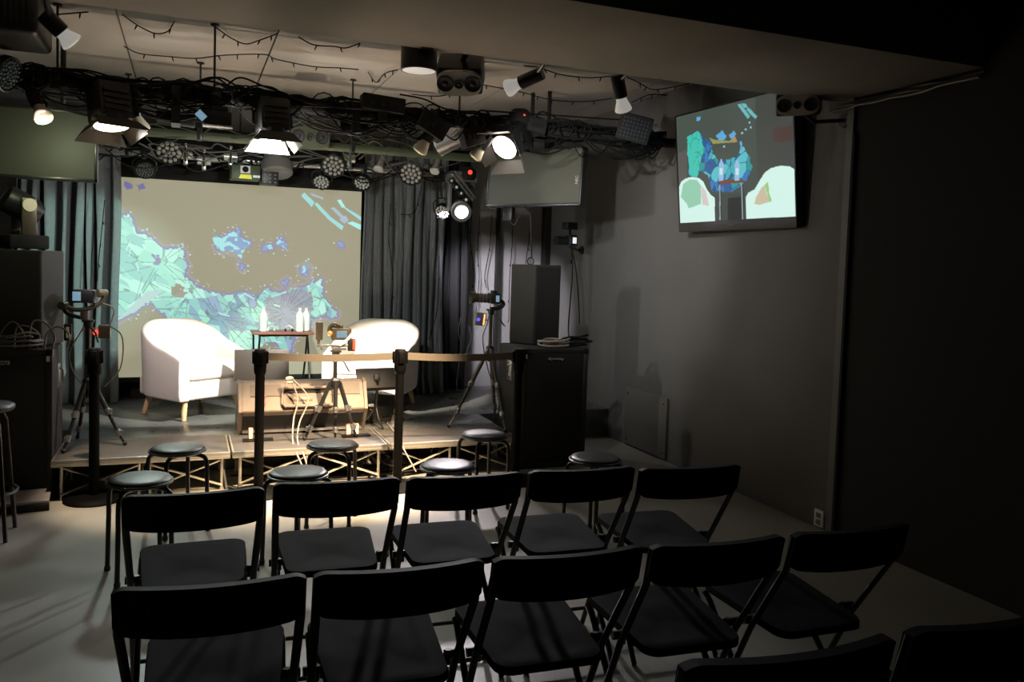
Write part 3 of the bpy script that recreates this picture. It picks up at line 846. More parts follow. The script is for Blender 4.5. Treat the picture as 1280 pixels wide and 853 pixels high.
# coiled cables on the cabinets
def coil(loc, label, m, seed, R=.10, n=4, tail=None):
    r = random.Random(seed); b = MB(); pts = []
    for k in range(n * 12):
        a = k * PI / 6
        rr = R * (1 + .25 * math.sin(a * .31 + seed)); pts.append((math.cos(a) * rr * 1.25, math.sin(a) * rr * .7, .008 + .012 * (k / 12) + .045 * max(0, math.sin(a * .5 + seed)) ** 2 * r.uniform(.6, 1)))
    b.tube(pts, .0065, n=6, smooth=2)
    o = b.build('cable_coil', m); o.location = loc
    return tag(o, label, 'cable')
p = at_z(690, 432, HCAB)
coil((p.x - .05, 5.62, HCAB), 'pale grey cable coil on top of the right bass cabinet', 'cable_white', 1, .085)
coil((p.x + .14, 5.66, HCAB), 'black cable coil behind the pale one on the right bass cabinet', 'cable_black', 2, .09, 5)
coil((-.97, 5.645, .905), 'black looped cables on top of the left bass cabinet', 'cable_grey', 5, .11, 5)
b = MB(); r = random.Random(4)
for k in range(4):
    x_ = -1.04 + .08 * k
    b.tube([(x_, 5.64, .912), (x_ + .01, 5.65, 1.0 + .03 * (k % 3)), (x_ + .07, 5.66, 1.07 - .03 * (k % 2)), (x_ + .13, 5.65, .99), (x_ + .12, 5.64, .912)], .005, n=6, smooth=5)
tag(b.build('cable_loop', 'cable_grey'), 'stiff grey cable loops rising over the left bass cabinet', 'cable')

# ------------------------------------------------------------------ wedge monitors, music stands, small uplights on the stage
wl, wr = at_z(299, 547, SZ), at_z(460, 540, SZ)
wy = 5.93
lx, rx = at_y(298, 547, wy).x, at_y(459, 540, wy).x
W2 = (rx - lx)
t = thing('wedge_monitor', ((lx + rx) / 2, wy, SZ), 'big brown-lit wedge monitor lying on the stage edge, carrying handle facing the seats', 'loudspeaker')
prof = [(.12, .0), (.022, .145), (.0, .175), (.010, .20), (.085, .355), (.12, .372), (.20, .372), (.42, .06), (.42, 0)]
bd = MB(); R = Matrix(((0, 0, 1, 0), (1, 0, 0, 0), (0, 1, 0, 0), (0, 0, 0, 1)))
bd.prism(prof, -W2 / 2 + .018, W2 / 2 - .018, R)
o = bd.build('cabinet_body', 'wedge_paint', t, angle=25)
md = o.modifiers.new('bev', 'BEVEL'); md.width = .010; md.segments = 3; md.limit_method = 'ANGLE'
for s in (-1, 1):
    out = [(y + (-.006 if i < 5 else .006), z + (.006 if 3 < i < 7 else 0)) for i, (y, z) in enumerate(prof)]
    e = MB().prism(out, min(s * W2 / 2, s * W2 / 2 - s * .022), max(s * W2 / 2, s * W2 / 2 - s * .022), R)
    e.build('end_cheek', 'wedge_paint', t, angle=25)
# frame of the sloping rear face: origin at lower edge, x right, y up the face, z outwards
p0, p1 = Vector((0, .004, .185)), Vector((0, .085, .355)); up_ = (p1 - p0).normalized(); nrm = Vector((1, 0, 0)).cross(up_)
FM = Matrix.Translation(p0) @ Matrix((Vector((1, 0, 0)), up_, nrm)).transposed().to_4x4()
for xa, xb in ((-W2 / 2 + .08, -.16), (.14, W2 / 2 - .05)):
    g = MB().box(((xa + xb) / 2, .142, .003), (xb - xa, .085, .006))
    g2 = MB(); g2.add(g.v, g.f, FM); g2.build('vent_grille', 'wedge_grille', t)
hd = MB(); hh_ = [(-.155, .135, .018), (-.14, .150, .022), (.19, .150, .022), (.205, .135, .018), (.205, .035, .018), (.19, .016, .022), (-.14, .016, .022), (-.155, .035, .018)]
hd.tube([FM @ Vector(q) for q in hh_], .011, n=8, closed=True); hd.build('carrying_handle', 'wedge_paint', t)
rec = MB(); rr = MB().box((.025, .085, .001), (.32, .105, .006)); rec.add(rr.v, rr.f, FM); rec.build('handle_recess', 'wedge_grille', t)
rec = MB(); rr = MB().box((.025, .128, .006), (.30, .022, .010), bev=.002); rec.add(rr.v, rr.f, FM); rec.build('slot_shade', 'matt_black', t)  # raised dark strip stands in for the shade inside the handle recess
lo = MB().prism([(.114, .004), (.018, .143), (.024, .149), (.12, .010)], -W2 / 2 + .03, W2 / 2 - .03, R); lo.build('lower_panel', 'cab_grille', t)  # dark panel covering the lower facet
bg = MB(); rr = MB().box((-.02, .075, .006), (.15, .034, .006), bev=.002); bg.add(rr.v, rr.f, FM); bgo = bg.build('badge', 'wedge_grille', t)
scribble(bgo, 'badge', .11, .016, FM @ Matrix.Translation((-.02, .075, .010)), 14, 8, r0=.0018)
for xx, zz in ((-W2 / 2 + .17, .10), (-W2 / 2 + .17, .045)): MB().cyl(FM @ Vector((xx, zz, 0)), FM @ Vector((xx, zz, .016)), .010, n=12).build('knob', 'red_plastic', t)
MB().span((-W2 / 2 + .03, .075, .012), (W2 / 2 - .03, .100, .030)).build('lower_strip', 'steel', t)

def music_stand(loc, yaw, label, pw, ph, zc, tilt, extra):
    t = thing('music_stand', loc, label, 'music stand', 'music stands by the wedge monitor', yaw)
    Rt = Matrix.Translation((0, 0, zc)) @ Matrix.Rotation(tilt, 4, 'X')
    a = MB(); b = MB().box((0, 0, 0), (pw, .010, ph), bev=.003).box((0, .03, -ph / 2 + .003), (pw, .06, .006)); a.add(b.v, b.f, Rt); a.build('desk', 'desk_metal', t)
    br = MB(); b = MB().box((0, -.012, 0), (.045, .016, .05), bev=.004); br.add(b.v, b.f, Rt); br.build('bracket', 'black_plastic', t)
    MB().cyl((0, -.03, zc - .01), (0, 0, .30 if zc > .4 else .15), .011, n=12).cyl((0, 0, .32 if zc > .4 else .16), (0, 0, .05), .016, n=12).build('pole', 'black_metal', t)
    for k in range(3):
        q = k * 2 * PI / 3 + .6
        MB().tube([(0, 0, .16), (math.cos(q) * .06, math.sin(q) * .06, .06), (math.cos(q) * .14, math.sin(q) * .14, .008)], .008, n=8, smooth=3).build('leg', 'black_metal', t)
    kb = MB()
    for zz in (.32 if zc > .4 else .16, zc - .05): kb.cyl((-.02, 0, zz), (-.05, 0, zz), .014, n=10).sphere((-.055, 0, zz), .012, 8)
    kb.build('clamp_knob', 'steel', t)
    return t
p0 = at_y(293, 457, 6.62); p1 = at_y(361, 457, 6.62)
music_stand(((p0.x + p1.x) / 2, 6.62, SZ), -.05, 'flat dark music stand desk behind the left end of the wedge monitor', p1.x - p0.x, .24, p0.z - SZ, -.15, 0)
p0 = at_y(452, 472, 6.10); p1 = at_y(497, 472, 6.10)
music_stand(((p0.x + p1.x) / 2 - .02, 6.12, SZ), .12, 'tilted dark music stand beside the right end of the wedge monitor', .31, .16, p0.z - SZ - .01, -.5, 1)
q = at_y(476, 515, 6.28)
t = thing('side_monitor', (q.x, 6.27, SZ), 'dark floor monitor tilted on its side under the right music stand', 'loudspeaker', None, .25)
b = MB(); b.prism([(-.11, 0), (.09, 0), (.14, .20), (-.03, .22), (-.10, .10)], 0, .26, Matrix(((1, 0, 0, 0), (0, 0, 1, 0), (0, 1, 0, 0), (0, 0, 0, 1))))
b.build('cabinet_body', 'cab_carpet', t)
MB().box((-.0, -.004, .10), (.15, .006, .12), bev=.004).build('grille', 'cab_grille', t)
for px, py, l, s in ((316.5, 551, 'small glowing orange uplight on the stage edge left of the second barrier post', 1), (437, 543, 'small glowing orange uplight on the stage edge at the wedge monitor right end', 1.3)):
    p = at_z(px, py, SZ)
    t = thing('uplight', (p.x, 5.80, SZ), l, 'light', 'orange uplights on the stage edge')
    MB().box((.03, .0, .006), (.20, .07, .012), bev=.003).build('foot_plate', 'black_metal', t)
    MB().box((-.018 * s, 0, .052), (.030 * s, .028, .078), bev=.006).box((.026 * s, 0, .052), (.024 * s, .028, .078), bev=.006).build('housing', 'orange_metal', t)
    g = MB().box((-.018 * s, -.015, .052), (.022 * s, .005, .066), bev=.002).box((.026 * s, -.015, .052), (.016 * s, .005, .066), bev=.002).build('glow_face', 'glow_warm', t)
# ------------------------------------------------------------------ tripods and the cameras on them
def tripod(apex, feet, col_top, label, leg_m='black_metal', r=.012):
    t = thing('tripod', (apex[0], apex[1], feet[0][2]), label, 'tripod')
    o = Vector(t.matrix_basis.translation)
    A = Vector(apex)
    hub = MB(); hub.lathe([(1e-6, -.05), (.022, -.045), (.034, -.02), (.034, .015), (.022, .03), (1e-6, .035)], 18, Matrix.Translation(A - o)); hub.build('hub', 'black_plastic', t)
    for f in feet:
        F_ = Vector(f); d = (F_ - A); rad = Vector((d.x, d.y, 0)).normalized() * .03
        S = A + rad
        k1, k2 = S.lerp(F_, .46), S.lerp(F_, .80)
        lg = MB().cyl(S - o, k1 - o, r * 1.25, n=10).cyl(k1 - o, k2 - o, r * .95, n=10).cyl(k2 - o, F_ + Vector((0, 0, .012)) - o, r * .7, n=10)
        l = lg.build('leg', leg_m, t)
        for k in (k1, k2):
            u = (F_ - S).normalized(); cl = MB().cyl(k - u * .022 - o, k + u * .022 - o, r * 1.55, n=12)
            cl.box(k - o + rad.normalized() * r * 1.5, (.020, .020, .034), bev=.003)
            cl.build('leg_lock', 'steel', l)
        MB().sphere(F_ - o + Vector((0, 0, .014)), .014, 8).build('foot', 'black_plastic', l)
    T = Vector(col_top)
    MB().cyl(A - o - Vector((0, 0, .10)), T - o, r * 1.1, n=12).build('centre_column', leg_m, t)
    hd = MB().cyl(T - o - Vector((0, 0, .035)), T - o, .024, .028, n=14).box(T - o + Vector((0, 0, .004)), (.07, .055, .012), bev=.002)
    hd.build('head', 'black_plastic', t)
    b = MB().tube([T - o - Vector((0, 0, .02)), T - o + Vector((.05, -.07, -.07)), T - o + Vector((.07, -.14, -.12))], .006, n=8); b.build('pan_handle', 'black_metal', t)
    return t
Z3 = Vector((0, 0, SZ))
# left
fL = [at_z(79, 567, SZ), at_z(97, 549, SZ), at_z(156, 557, SZ)]
ap = at_y(110, 478, (fL[0].y + fL[2].y) / 2 + .12); ct = at_y(110, 402, ap.y)
tripod(ap, fL, (ap.x, ap.y, ct.z), 'black camera tripod at the left of the stage, behind the lone barrier post')
def grow(world_items, name, loc, label, cat, group=None):
    t = thing(name, loc, label, cat, group); return t
t = thing('video_camera', (ap.x, ap.y, ct.z + .012), 'camera on a handheld stabiliser mounted on the left tripod, small blue screen', 'camera', 'cameras on tripods', -.25)
MB().box((-.02, 0, .150), (.125, .075, .085), bev=.008).build('camera_body', 'black_plastic', t)
MB().cyl((-.02, .03, .150), (-.02, .14, .150), .034, .038, n=18).build('lens', 'black_metal', t)
MB().box((-.055, -.040, .150), (.05, .005, .058), bev=.002).build('display', 'glow_screen', t)
MB().tube([(.08, -.02, .17), (.10, 0, .15), (.05, 0, .09), (-.06, .0, .06), (-.15, 0, .085)], .014, n=10, smooth=4).build('stabiliser_arm', 'bronze_metal', t)
MB().tube([(-.15, 0, .085), (-.13, 0, .04), (-.05, 0, .012), (.0, 0, .01)], .013, n=10, smooth=4).build('stabiliser_cradle', 'black_metal', t)
for p_, q_ in (((.065, -.02, .17), (.105, .02, .17)), ((-.155, -.02, .085), (-.145, .025, .085)), ((-.02, 0, .0), (-.02, 0, .05))): MB().cyl(p_, q_, .026, n=16).build('motor', 'bronze_metal', t)
t2 = MB().box((0, 0, 0), (.045, .02, .105), bev=.004)
o = t2.build('field_recorder', 'black_plastic'); o.location = (ap.x - .115, ap.y, ct.z - .07)
tag(o, 'small black upright box clamped left of the left tripod column', 'device')
MB().box((0, -.011, .0), (.018, .003, .07)).build('display_strip', 'cream', o)
o = MB().box((0, 0, 0), (.07, .05, .085), bev=.006).build('transmitter_box', 'bronze_metal'); o.location = (ap.x + .095, ap.y, ct.z - .065)
tag(o, 'small brown transmitter box with a red light on the left tripod', 'device')
MB().sphere((-.05, -.028, -.005), .016, 8).cyl((-.05, -.028, -.005), (-.03, 0, -.005), .006, n=8).build('signal_light', 'glow_red', o)
MB().cyl((-.10, .01, .02), (-.03, .01, .02), .006, n=8).build('clamp_rod', 'steel', o)
b = MB().tube([(ap.x + .12, ap.y - .02, ct.z - .02), (ap.x + .20, ap.y - .03, ct.z - .10), (ap.x + .19, ap.y - .02, ct.z - .30), (ap.x + .10, ap.y - .01, ct.z - .42)], .0045, n=6, smooth=6)
b.tube([(ap.x + .06, ap.y - .02, ct.z + .13), (ap.x + .15, ap.y - .03, ct.z + .08), (ap.x + .12, ap.y - .03, ct.z - .05)], .0045, n=6, smooth=6)
b.tube([(ap.x - .02, ap.y - .03, ct.z - .03), (ap.x - .10, ap.y - .05, ct.z - .20), (ap.x - .07, ap.y - .04, ct.z - .34), (ap.x - .01, ap.y - .03, ct.z - .42)], .0045, n=6, smooth=6)
tag(b.build('camera_cable', 'cable_grey'), 'thin grey cables looping down from the left tripod camera', 'cable')

# middle tripod stands on the stage edge
fM = [at_z(381, 547.5, SZ), at_z(443, 545.5, SZ), at_z(418, 538, SZ)]
ym = 5.80
fM = [Vector((f.x, f.y, SZ)) for f in fM]
fM[0].y = 5.74; fM[1].y = 5.76; fM[2].y = 5.66
fM[0].x = at_y(381, 547, 5.74).x; fM[1].x = at_y(445, 545, 5.76).x; fM[2].x = at_y(419, 550, 5.66).x
ap = at_y(419, 478, 5.74); ct = at_y(420, 440, 5.74)
tripod(ap, fM, (ap.x, ap.y, ct.z), 'small black tripod on the stage edge in front of the wedge monitor')
t = thing('video_camera', (ap.x, ap.y, ct.z + .010), 'camera rig on the central tripod with blue screen and upright light panel', 'camera', 'cameras on tripods', -.05)
MB().box((.035, 0, .115), (.135, .07, .085), bev=.008).box((.02, 0, .165), (.05, .05, .025), bev=.006).build('camera_body', 'bronze_metal', t)
MB().cyl((.0, .03, .13), (.0, .15, .13), .042, .046, n=18).tube([(math.cos(k * PI / 8) * .042 - .01, -.02, .145 + math.sin(k * PI / 8) * .042) for k in range(16)], .010, n=8, closed=True).build('lens', 'bronze_metal', t)
MB().box((.035, -.038, .115), (.072, .005, .048), bev=.002).build('display', 'glow_screen', t)
MB().sphere((-.045, -.03, .120), .019, 10).build('record_knob', 'orange_metal', t)
MB().box((-.115, 0, .135), (.050, .03, .125), bev=.008).box((-.118, 0, .055), (.018, .018, .06)).build('light_panel', 'bronze_metal', t)
MB().box((-.01, 0, .035), (.25, .05, .014), bev=.003).box((-.10, 0, .02), (.02, .06, .035), bev=.003).box((.02, 0, .014), (.10, .06, .022), bev=.003).build('rig_plate', 'steel', t)
MB().box((.105, -.01, .040), (.052, .04, .085), bev=.005).build('battery', 'black_plastic', t)
MB().box((.122, -.033, .042), (.020, .006, .068), bev=.002).build('tally_light', 'glow_red', t)
MB().tube([(.09, -.03, .10), (.11, -.05, .13), (.07, -.05, .08), (.02, -.04, .04)], .010, n=8, smooth=5).build('ribbon_cable', 'white_plastic', t)

# right tripod
fR = [at_z(561, 535, SZ), at_z(619, 527, SZ), at_z(632, 541, SZ)]
ap = at_y(612.5, 437, 6.32); ct = at_y(612, 388, 6.32)
tripod(ap, fR, (ap.x, ap.y, ct.z), 'tall tripod at the right of the stage, camera facing left on top', 'bronze_metal', .014)
t = thing('video_camera', (ap.x, ap.y, ct.z + .012), 'camera with a long pale-banded lens pointing left on the right tripod', 'camera', 'cameras on tripods', 0)
MB().box((.02, 0, .085), (.085, .10, .085), bev=.010).box((.02, 0, .135), (.04, .05, .03), bev=.006).build('camera_body', 'black_plastic', t)
MB().cyl((-.02, 0, .085), (-.13, 0, .088), .032, .036, n=20).build('lens', 'bronze_metal', t)
rg = MB()
for k in range(3): rg.cyl((-.045 - k * .030, 0, .086), (-.055 - k * .030, 0, .087), .039, n=20)
rg.build('lens_ring', 'steel', t)
MB().lathe([(.036, 0), (.050, .055), (.047, .055), (.034, .0)], 20, Matrix.Translation((-.125, 0, .088)) @ Matrix.Rotation(-PI / 2, 4, 'Y')).build('lens_hood', 'bronze_metal', t)
MB().box((.035, -.052, .085), (.030, .005, .052), bev=.002).build('display', 'glow_screen', t)
MB().tube([(.065, 0, .075), (.11, 0, .04), (.06, 0, .004), (0, 0, .0)], .016, n=10, smooth=3).build('stabiliser_arm', 'black_metal', t)
o = MB().box((0, 0, 0), (.085, .06, .105), bev=.006).build('transmitter_box', 'grey_box')
q = at_y(600, 399, 6.29); o.location = (q.x, 6.29, q.z); o.rotation_euler = (0, .12, 0)
tag(o, 'small transmitter box with a blue light and orange side on the right tripod', 'device')
MB().sphere((-.022, -.028, -.005), .014, 8).build('signal_light', 'glow_blue', o)
MB().box((.025, -.031, 0), (.012, .003, .09)).build('light_strip', 'glow_orange', o)
MB().cyl((.03, .0, .0), (.085, .03, .0), .007, n=8).build('clamp_rod', 'steel', o)
b = MB().tube([(ap.x - .02, 6.28, ct.z + .05), (ap.x - .05, 6.26, ct.z - .1), (ap.x - .09, 6.25, ct.z - .22), (ap.x - .05, 6.26, ap.z - .1), (ap.x + .05, 6.30, ap.z - .35)], .0045, n=6, smooth=6)
tag(b.build('camera_cable', 'cable_grey'), 'thin grey cable hanging down the right tripod', 'cable')

# small camera on the right wall
p = at_x(712, 300, 3.22)
wl_ = at_x(728, 313, XW)
t = thing('wall_camera', (p.x, p.y, p.z), 'small black camera with bright screen on an arm from the right wall', 'camera', None, .35)
MB().box((.02, 0, -.005), (.085, .08, .095), bev=.008).build('camera_body', 'black_plastic', t)
MB().cyl((-.02, .02, -.01), (-.14, .04, -.01), .036, .042, n=18).build('lens', 'black_plastic', t)
MB().box((.022, -.043, -.005), (.045, .006, .055), bev=.002).build('display', 'glow_screen', t).data.materials[0] = mat('display_pale', (.7, .75, .8), .3, emit=(.7, .78, .85), estr=.9)
MB().box((.0, 0, .125), (.13, .07, .065), bev=.006).cyl((.0, 0, .04), (.0, 0, .10), .012, n=10).build('monitor_box', 'black_plastic', t)
a = MB().tube([p + Vector((.0, 0, -.06)), p + Vector((.06, -.02, -.085)), Vector((XW - .06, wl_.y, wl_.z)), Vector((XW - .005, wl_.y, wl_.z))], .013, n=10).cyl((XW - .02, wl_.y, wl_.z), (XW - .0, wl_.y, wl_.z), .04, n=16)
a.build('wall_arm', 'black_metal', t, world=True)
b = MB()
for k, (dx, dz) in enumerate(((0, -.75), (.10, -.62))):
    b.tube([p + Vector((.02, 0, -.06)), p + Vector((.03 + dx * .4, -.02, -.3)), p + Vector((.02 + dx, 0, dz)), p + Vector((-.02 + dx, -.1, dz - .13))], .006, n=6, smooth=6)
b.box(p + Vector((.022, -.01, -.20)), (.02, .012, .035))
tag(b.build('camera_cable', 'cable_black'), 'black cables dropping from the wall camera down to the bass cabinet', 'cable')

# ------------------------------------------------------------------ hanging monitors and the wall television
def flat_panel(pL, pR, zb, zt, label, name='hanging_monitor', thick=.06, tilt=0., hang=None):
    """panel whose face runs from pL to pR (seen from the front, left to right)"""
    pL, pR = Vector((*pL, 0)), Vector((*pR, 0)); d = (pR - pL); W = d.length; yaw = math.atan2(d.y, d.x)
    c = (pL + pR) / 2; Hh = zt - zb
    t = thing(name, (c.x, c.y, (zb + zt) / 2), label, 'monitor', None)
    t.matrix_basis = Matrix.Translation((c.x, c.y, (zb + zt) / 2)) @ Matrix.Rotation(yaw, 4, 'Z') @ Matrix.Rotation(tilt, 4, 'X')
    MB().box((0, thick / 2 + .004, 0), (W, thick, Hh), bev=.006).box((0, thick + .03, 0), (W * .6, .06, Hh * .6), bev=.02).build('housing', 'black_plastic', t)
    fr = MB(); bz = .016
    for c_, s_ in (((0, 0, Hh / 2 - bz / 2), (W, .012, bz)), ((0, 0, -Hh / 2 + bz * .6), (W, .012, bz * 1.2)), ((-W / 2 + bz / 2, 0, 0), (bz, .012, Hh)), ((W / 2 - bz / 2, 0, 0), (bz, .012, Hh))): fr.box(c_, s_, bev=.002)
    fr.build('bezel', 'grey_box' if name == 'x' else 'black_metal', t)
    return t, W, Hh, yaw, c
pl = at_y(122, 140, 5.8)
zb, zt2 = 1.935, 2.372
t, W, Hh, yaw, c = flat_panel((-1.33, 5.80), (pl.x, 5.80), zb, zt2, 'switched-off flat monitor hanging at the left over the left loudspeaker')
MB().box((0, -.002, 0), (W - .03, .004, Hh - .03)).build('screen', 'panel_screen', t)
b = MB()
for s in (-.2, .2): b.cyl((c.x + s, 5.88, zt2 - .1), (c.x + s, 5.88, ZC), .016, n=10)
b.build('hanger', 'black_metal', t, world=True)
zb, zt2 = 1.975, 2.425
t, W, Hh, yaw, c = flat_panel((2.315, 6.50), (2.80, 5.72), zb, zt2, 'switched-off flat monitor hanging at the right of the stage, turned inwards', tilt=-.06)
MB().box((0, -.002, 0), (W - .03, .004, Hh - .03)).build('screen', 'panel_screen', t)
text('NEC', .034, 'badge', t, Matrix.Translation((W / 2 - .045, -.006, -.03)) @ FACE @ Matrix.Rotation(PI / 2, 4, 'Z'), .001)
b = MB()
for s in (-.12, .12): b.cyl((c.x + .08 + s * .4, c.y + .08 - s * .5, zt2 - .12), (c.x + .08 + s * .4, c.y + .08 - s * .5, ZC), .017, n=10)
b.build('hanger', 'black_metal', t, world=True)
MB().box((-.28, .08, -Hh / 2 - .05), (.09, .05, .11), bev=.006).tube([(-.28, .08, -Hh / 2 - .08), (-.22, .08, -Hh / 2 - .14), (-.18, .09, -Hh / 2 - .06)], .006, n=6, smooth=5).build('junction_box', 'black_plastic', t)

# wall television: face turned to the seats, top leaning out
fb, nb = at_x(851, 290, 3.385), at_x(1000, 285, 3.44)
ft = at_x(843, 143, 3.30); ntp = at_x(990, 110, 3.355)
cen = (fb + nb + ft + ntp) / 4
ex = ((nb - fb) + (ntp - ft)); ex.z = 0; Wt = ex.length / 2; ex.normalize()
Ht = ((ft - fb).length + (ntp - nb).length) / 2
up_ = ((ft - fb) + (ntp - nb)).normalized(); up_ = (up_ - ex * up_.dot(ex)).normalized(); nr = ex.cross(up_)     # towards the viewer
RT = Matrix((ex, -nr, up_)).transposed()      # local x right, y away from viewer, z up
t = thing('wall_television', cen, 'large television on the right wall showing the stage with both armchairs', 'television', None, RT)
MB().box((0, .03, 0), (Wt, .05, Ht), bev=.008).box((0, .07, -.05), (Wt * .6, .05, Ht * .6), bev=.015).build('housing', 'black_plastic', t)
bz_b = .068
fr = MB(); 
for c_, s_ in (((0, 0, Ht / 2 - .006), (Wt, .012, .012)), ((-Wt / 2 + .006, 0, 0), (.012, .012, Ht)), ((Wt / 2 - .006, 0, 0), (.012, .012, Ht))): fr.box(c_, s_, bev=.002)
fr.build('bezel', 'black_metal', t)
lb = MB().box((0, -.002, -Ht / 2 + bz_b / 2), (Wt, .016, bz_b), bev=.004).build('lower_bezel', 'lilac_paint', t)
scribble(lb, 'badge', .05, .010, Matrix.Translation((0, -.0115, -Ht / 2 + bz_b * .55)) @ FACE, 9, 3, r0=.0012)
w, h = 230, 190
U, V = np.meshgrid(np.linspace(0, 1, w), np.linspace(0, 1, h))
hm = homog(((84, 298), (605, 178), (634, 745), (112, 778)))
U2 = U + .005 * vnoise(31, 40); V2 = V + .005 * vnoise(32, 40)
tv = np.zeros((h, w, 3)) + np.array(s2l((72, 82, 75))) * (1 - .25 * V[..., None])
tv = np.where((U > .72)[..., None], np.array(s2l((64, 67, 64))), tv)
def put(poly, col, jag=False):
    global tv
    m_ = inpoly(U2 if jag else U, V2 if jag else V, P(poly)); tv = np.where(m_[..., None], np.array(s2l(col)), tv); return m_
put([(84, 470), (137, 440), (140, 640), (100, 680)], (88, 86, 82))
m1 = put([(137, 390), (185, 358), (205, 385), (245, 410), (258, 470), (290, 500), (330, 488), (365, 478), (385, 440), (398, 430), (410, 470), (440, 520), (412, 580), (380, 612), (340, 637), (255, 632), (232, 560), (200, 540), (175, 572), (145, 560)], (44, 120, 150), True)
ca, ea = vor(51, 210, 1.4, 1, .4)
pp = np.array([s2l(c) for c in ((40, 150, 150), (50, 120, 190), (70, 175, 190), (40, 90, 150), (90, 190, 200))])
tv = np.where(m1[..., None], np.where((ea < .003)[..., None], np.array(s2l((24, 60, 80))), pp[ca % 5]), tv)
m2 = put([(137, 390), (185, 358), (205, 400), (215, 440), (200, 500), (185, 570), (148, 560)], (64, 196, 178), True)
tv = np.where((m2 & (ea < .003) & (vnoise(35, 12) > 0))[..., None], np.array(s2l((30, 120, 115))), tv)
for q in ([(270, 385), (295, 362), (318, 385), (300, 408), (280, 402)], [(330, 385), (350, 362), (356, 382), (338, 398)], [(178, 300), (192, 296), (196, 312), (182, 318)], [(376, 410), (386, 410), (388, 445), (378, 445)]): put(q, (96, 170, 215), True)
for q in ([(362, 248), (376, 244), (420, 300), (410, 312)], [(378, 242), (400, 244), (410, 262), (392, 262)], [(400, 270), (412, 262), (452, 300), (444, 312)]): put(q, (110, 185, 190))
for q in ((418, 328), (424, 350), (402, 358), (386, 374), (306, 432)): put([(q[0] - 4, q[1] - 4), (q[0] + 4, q[1] - 4), (q[0] + 4, q[1] + 4), (q[0] - 4, q[1] + 4)], (150, 200, 210))
put([(238, 392), (262, 402), (330, 408), (352, 388), (366, 414), (255, 420)], (150, 150, 92)); put([(335, 405), (354, 386), (366, 413)], (176, 140, 104))
put([(525, 355), (605, 345), (612, 410), (530, 420)], (72, 54, 48))  # reddish reflection painted into the picture
put([(240, 650), (410, 640), (410, 762), (250, 768)], (58, 66, 62))
put([(328, 665), (388, 660), (392, 758), (330, 762)], (26, 28, 28))
for a_, b_ in ((288, 292), (386, 396)): put([(a_, 600), (a_ + 5, 600), (b_ + 5, 762), (b_, 763)], (150, 165, 170)); put([(a_ + 5, 600), (a_ + 9, 600), (b_ + 9, 762), (b_ + 5, 763)], (20, 22, 22))
put([(284, 590), (320, 580), (402, 582), (400, 594), (290, 602)], (118, 66, 52))
for a_ in (284, 356): put([(a_, 510), (a_ + 6, 500), (a_ + 8, 488), (a_ + 13, 488), (a_ + 16, 500), (a_ + 22, 512), (a_ + 22, 586), (a_ + 2, 588)], (150, 190, 225)); put([(a_ + 4, 530), (a_ + 18, 530), (a_ + 18, 560), (a_ + 4, 560)], (205, 228, 240))
WH = (214, 246, 236)
put([(103, 615), (112, 590), (135, 574), (165, 568), (195, 574), (215, 590), (232, 625), (250, 650), (268, 662), (272, 770), (108, 780)], WH)
put([(122, 600), (150, 580), (185, 582), (205, 610), (206, 690), (150, 712), (140, 690), (112, 660)], (150, 205, 176)); put([(206, 610), (226, 630), (244, 700), (212, 694)], (214, 200, 200))
put([(146, 712), (205, 692), (245, 706), (246, 730), (150, 742)], (214, 246, 238))
put([(408, 662), (420, 640), (448, 625), (470, 585), (490, 552), (520, 530), (560, 520), (600, 524), (628, 540), (645, 745), (415, 758)], WH)
put([(448, 690), (455, 660), (478, 618), (492, 606), (500, 640), (520, 680), (470, 694)], (204, 190, 160)); put([(492, 606), (508, 590), (512, 640), (526, 676), (516, 680)], (150, 205, 130))
put([(445, 715), (470, 694), (526, 680), (585, 690), (590, 745), (448, 756)], (214, 246, 238))
tvm = attr_screen('television_picture', (.015, .016, .016), .95, .55)
picture_mesh('television_screen', tv, (-Wt / 2 + .012, -.001, Ht / 2 - .012), (Wt - .024, 0, 0), (0, 0, -(Ht - .012 - bz_b)), tvm, t)
br = MB().tube([cen + Vector((.08, .02, 0)), Vector((XW - .02, cen.y + .02, cen.z)), Vector((XW - .001, cen.y + .02, cen.z))], .03, n=8).box((XW - .01, cen.y + .02, cen.z), (.02, .3, .3))
br.build('wall_bracket', 'black_metal', t, world=True)

# leaning wall panel, outlet
a_, b_ = at_x(785, 485, XW), at_x(837, 498, XW)
t = thing('wall_access_panel', (XW, (a_.y + b_.y) / 2, 0), 'plain grey panel fixed low on the right wall beside the lone stool', 'panel')
MB().box((-.012, 0, .26), (.022, a_.y - b_.y, .48), bev=.003).build('board', 'wall_panel', t)
s_ = MB()
for y_ in (-.28, .28):
    for z_ in (.06, .45): s_.cyl((-.022, y_, z_), (-.027, y_, z_), .008, n=10)
s_.build('screw', 'black_metal', t)
p = at_x(1021, 663, XW - .03)
t = thing('wall_outlet', (XW, 3.79, .06), 'small pale wall outlet low beside the vertical wall strip', 'outlet')
MB().box((-.008, 0, 0), (.014, .075, .10), bev=.003).build('cover_plate', 'white_plastic', t)
MB().box((-.017, 0, .02), (.006, .035, .028), bev=.001).box((-.017, 0, -.022), (.006, .035, .028), bev=.001).build('socket', 'grey_box', t)
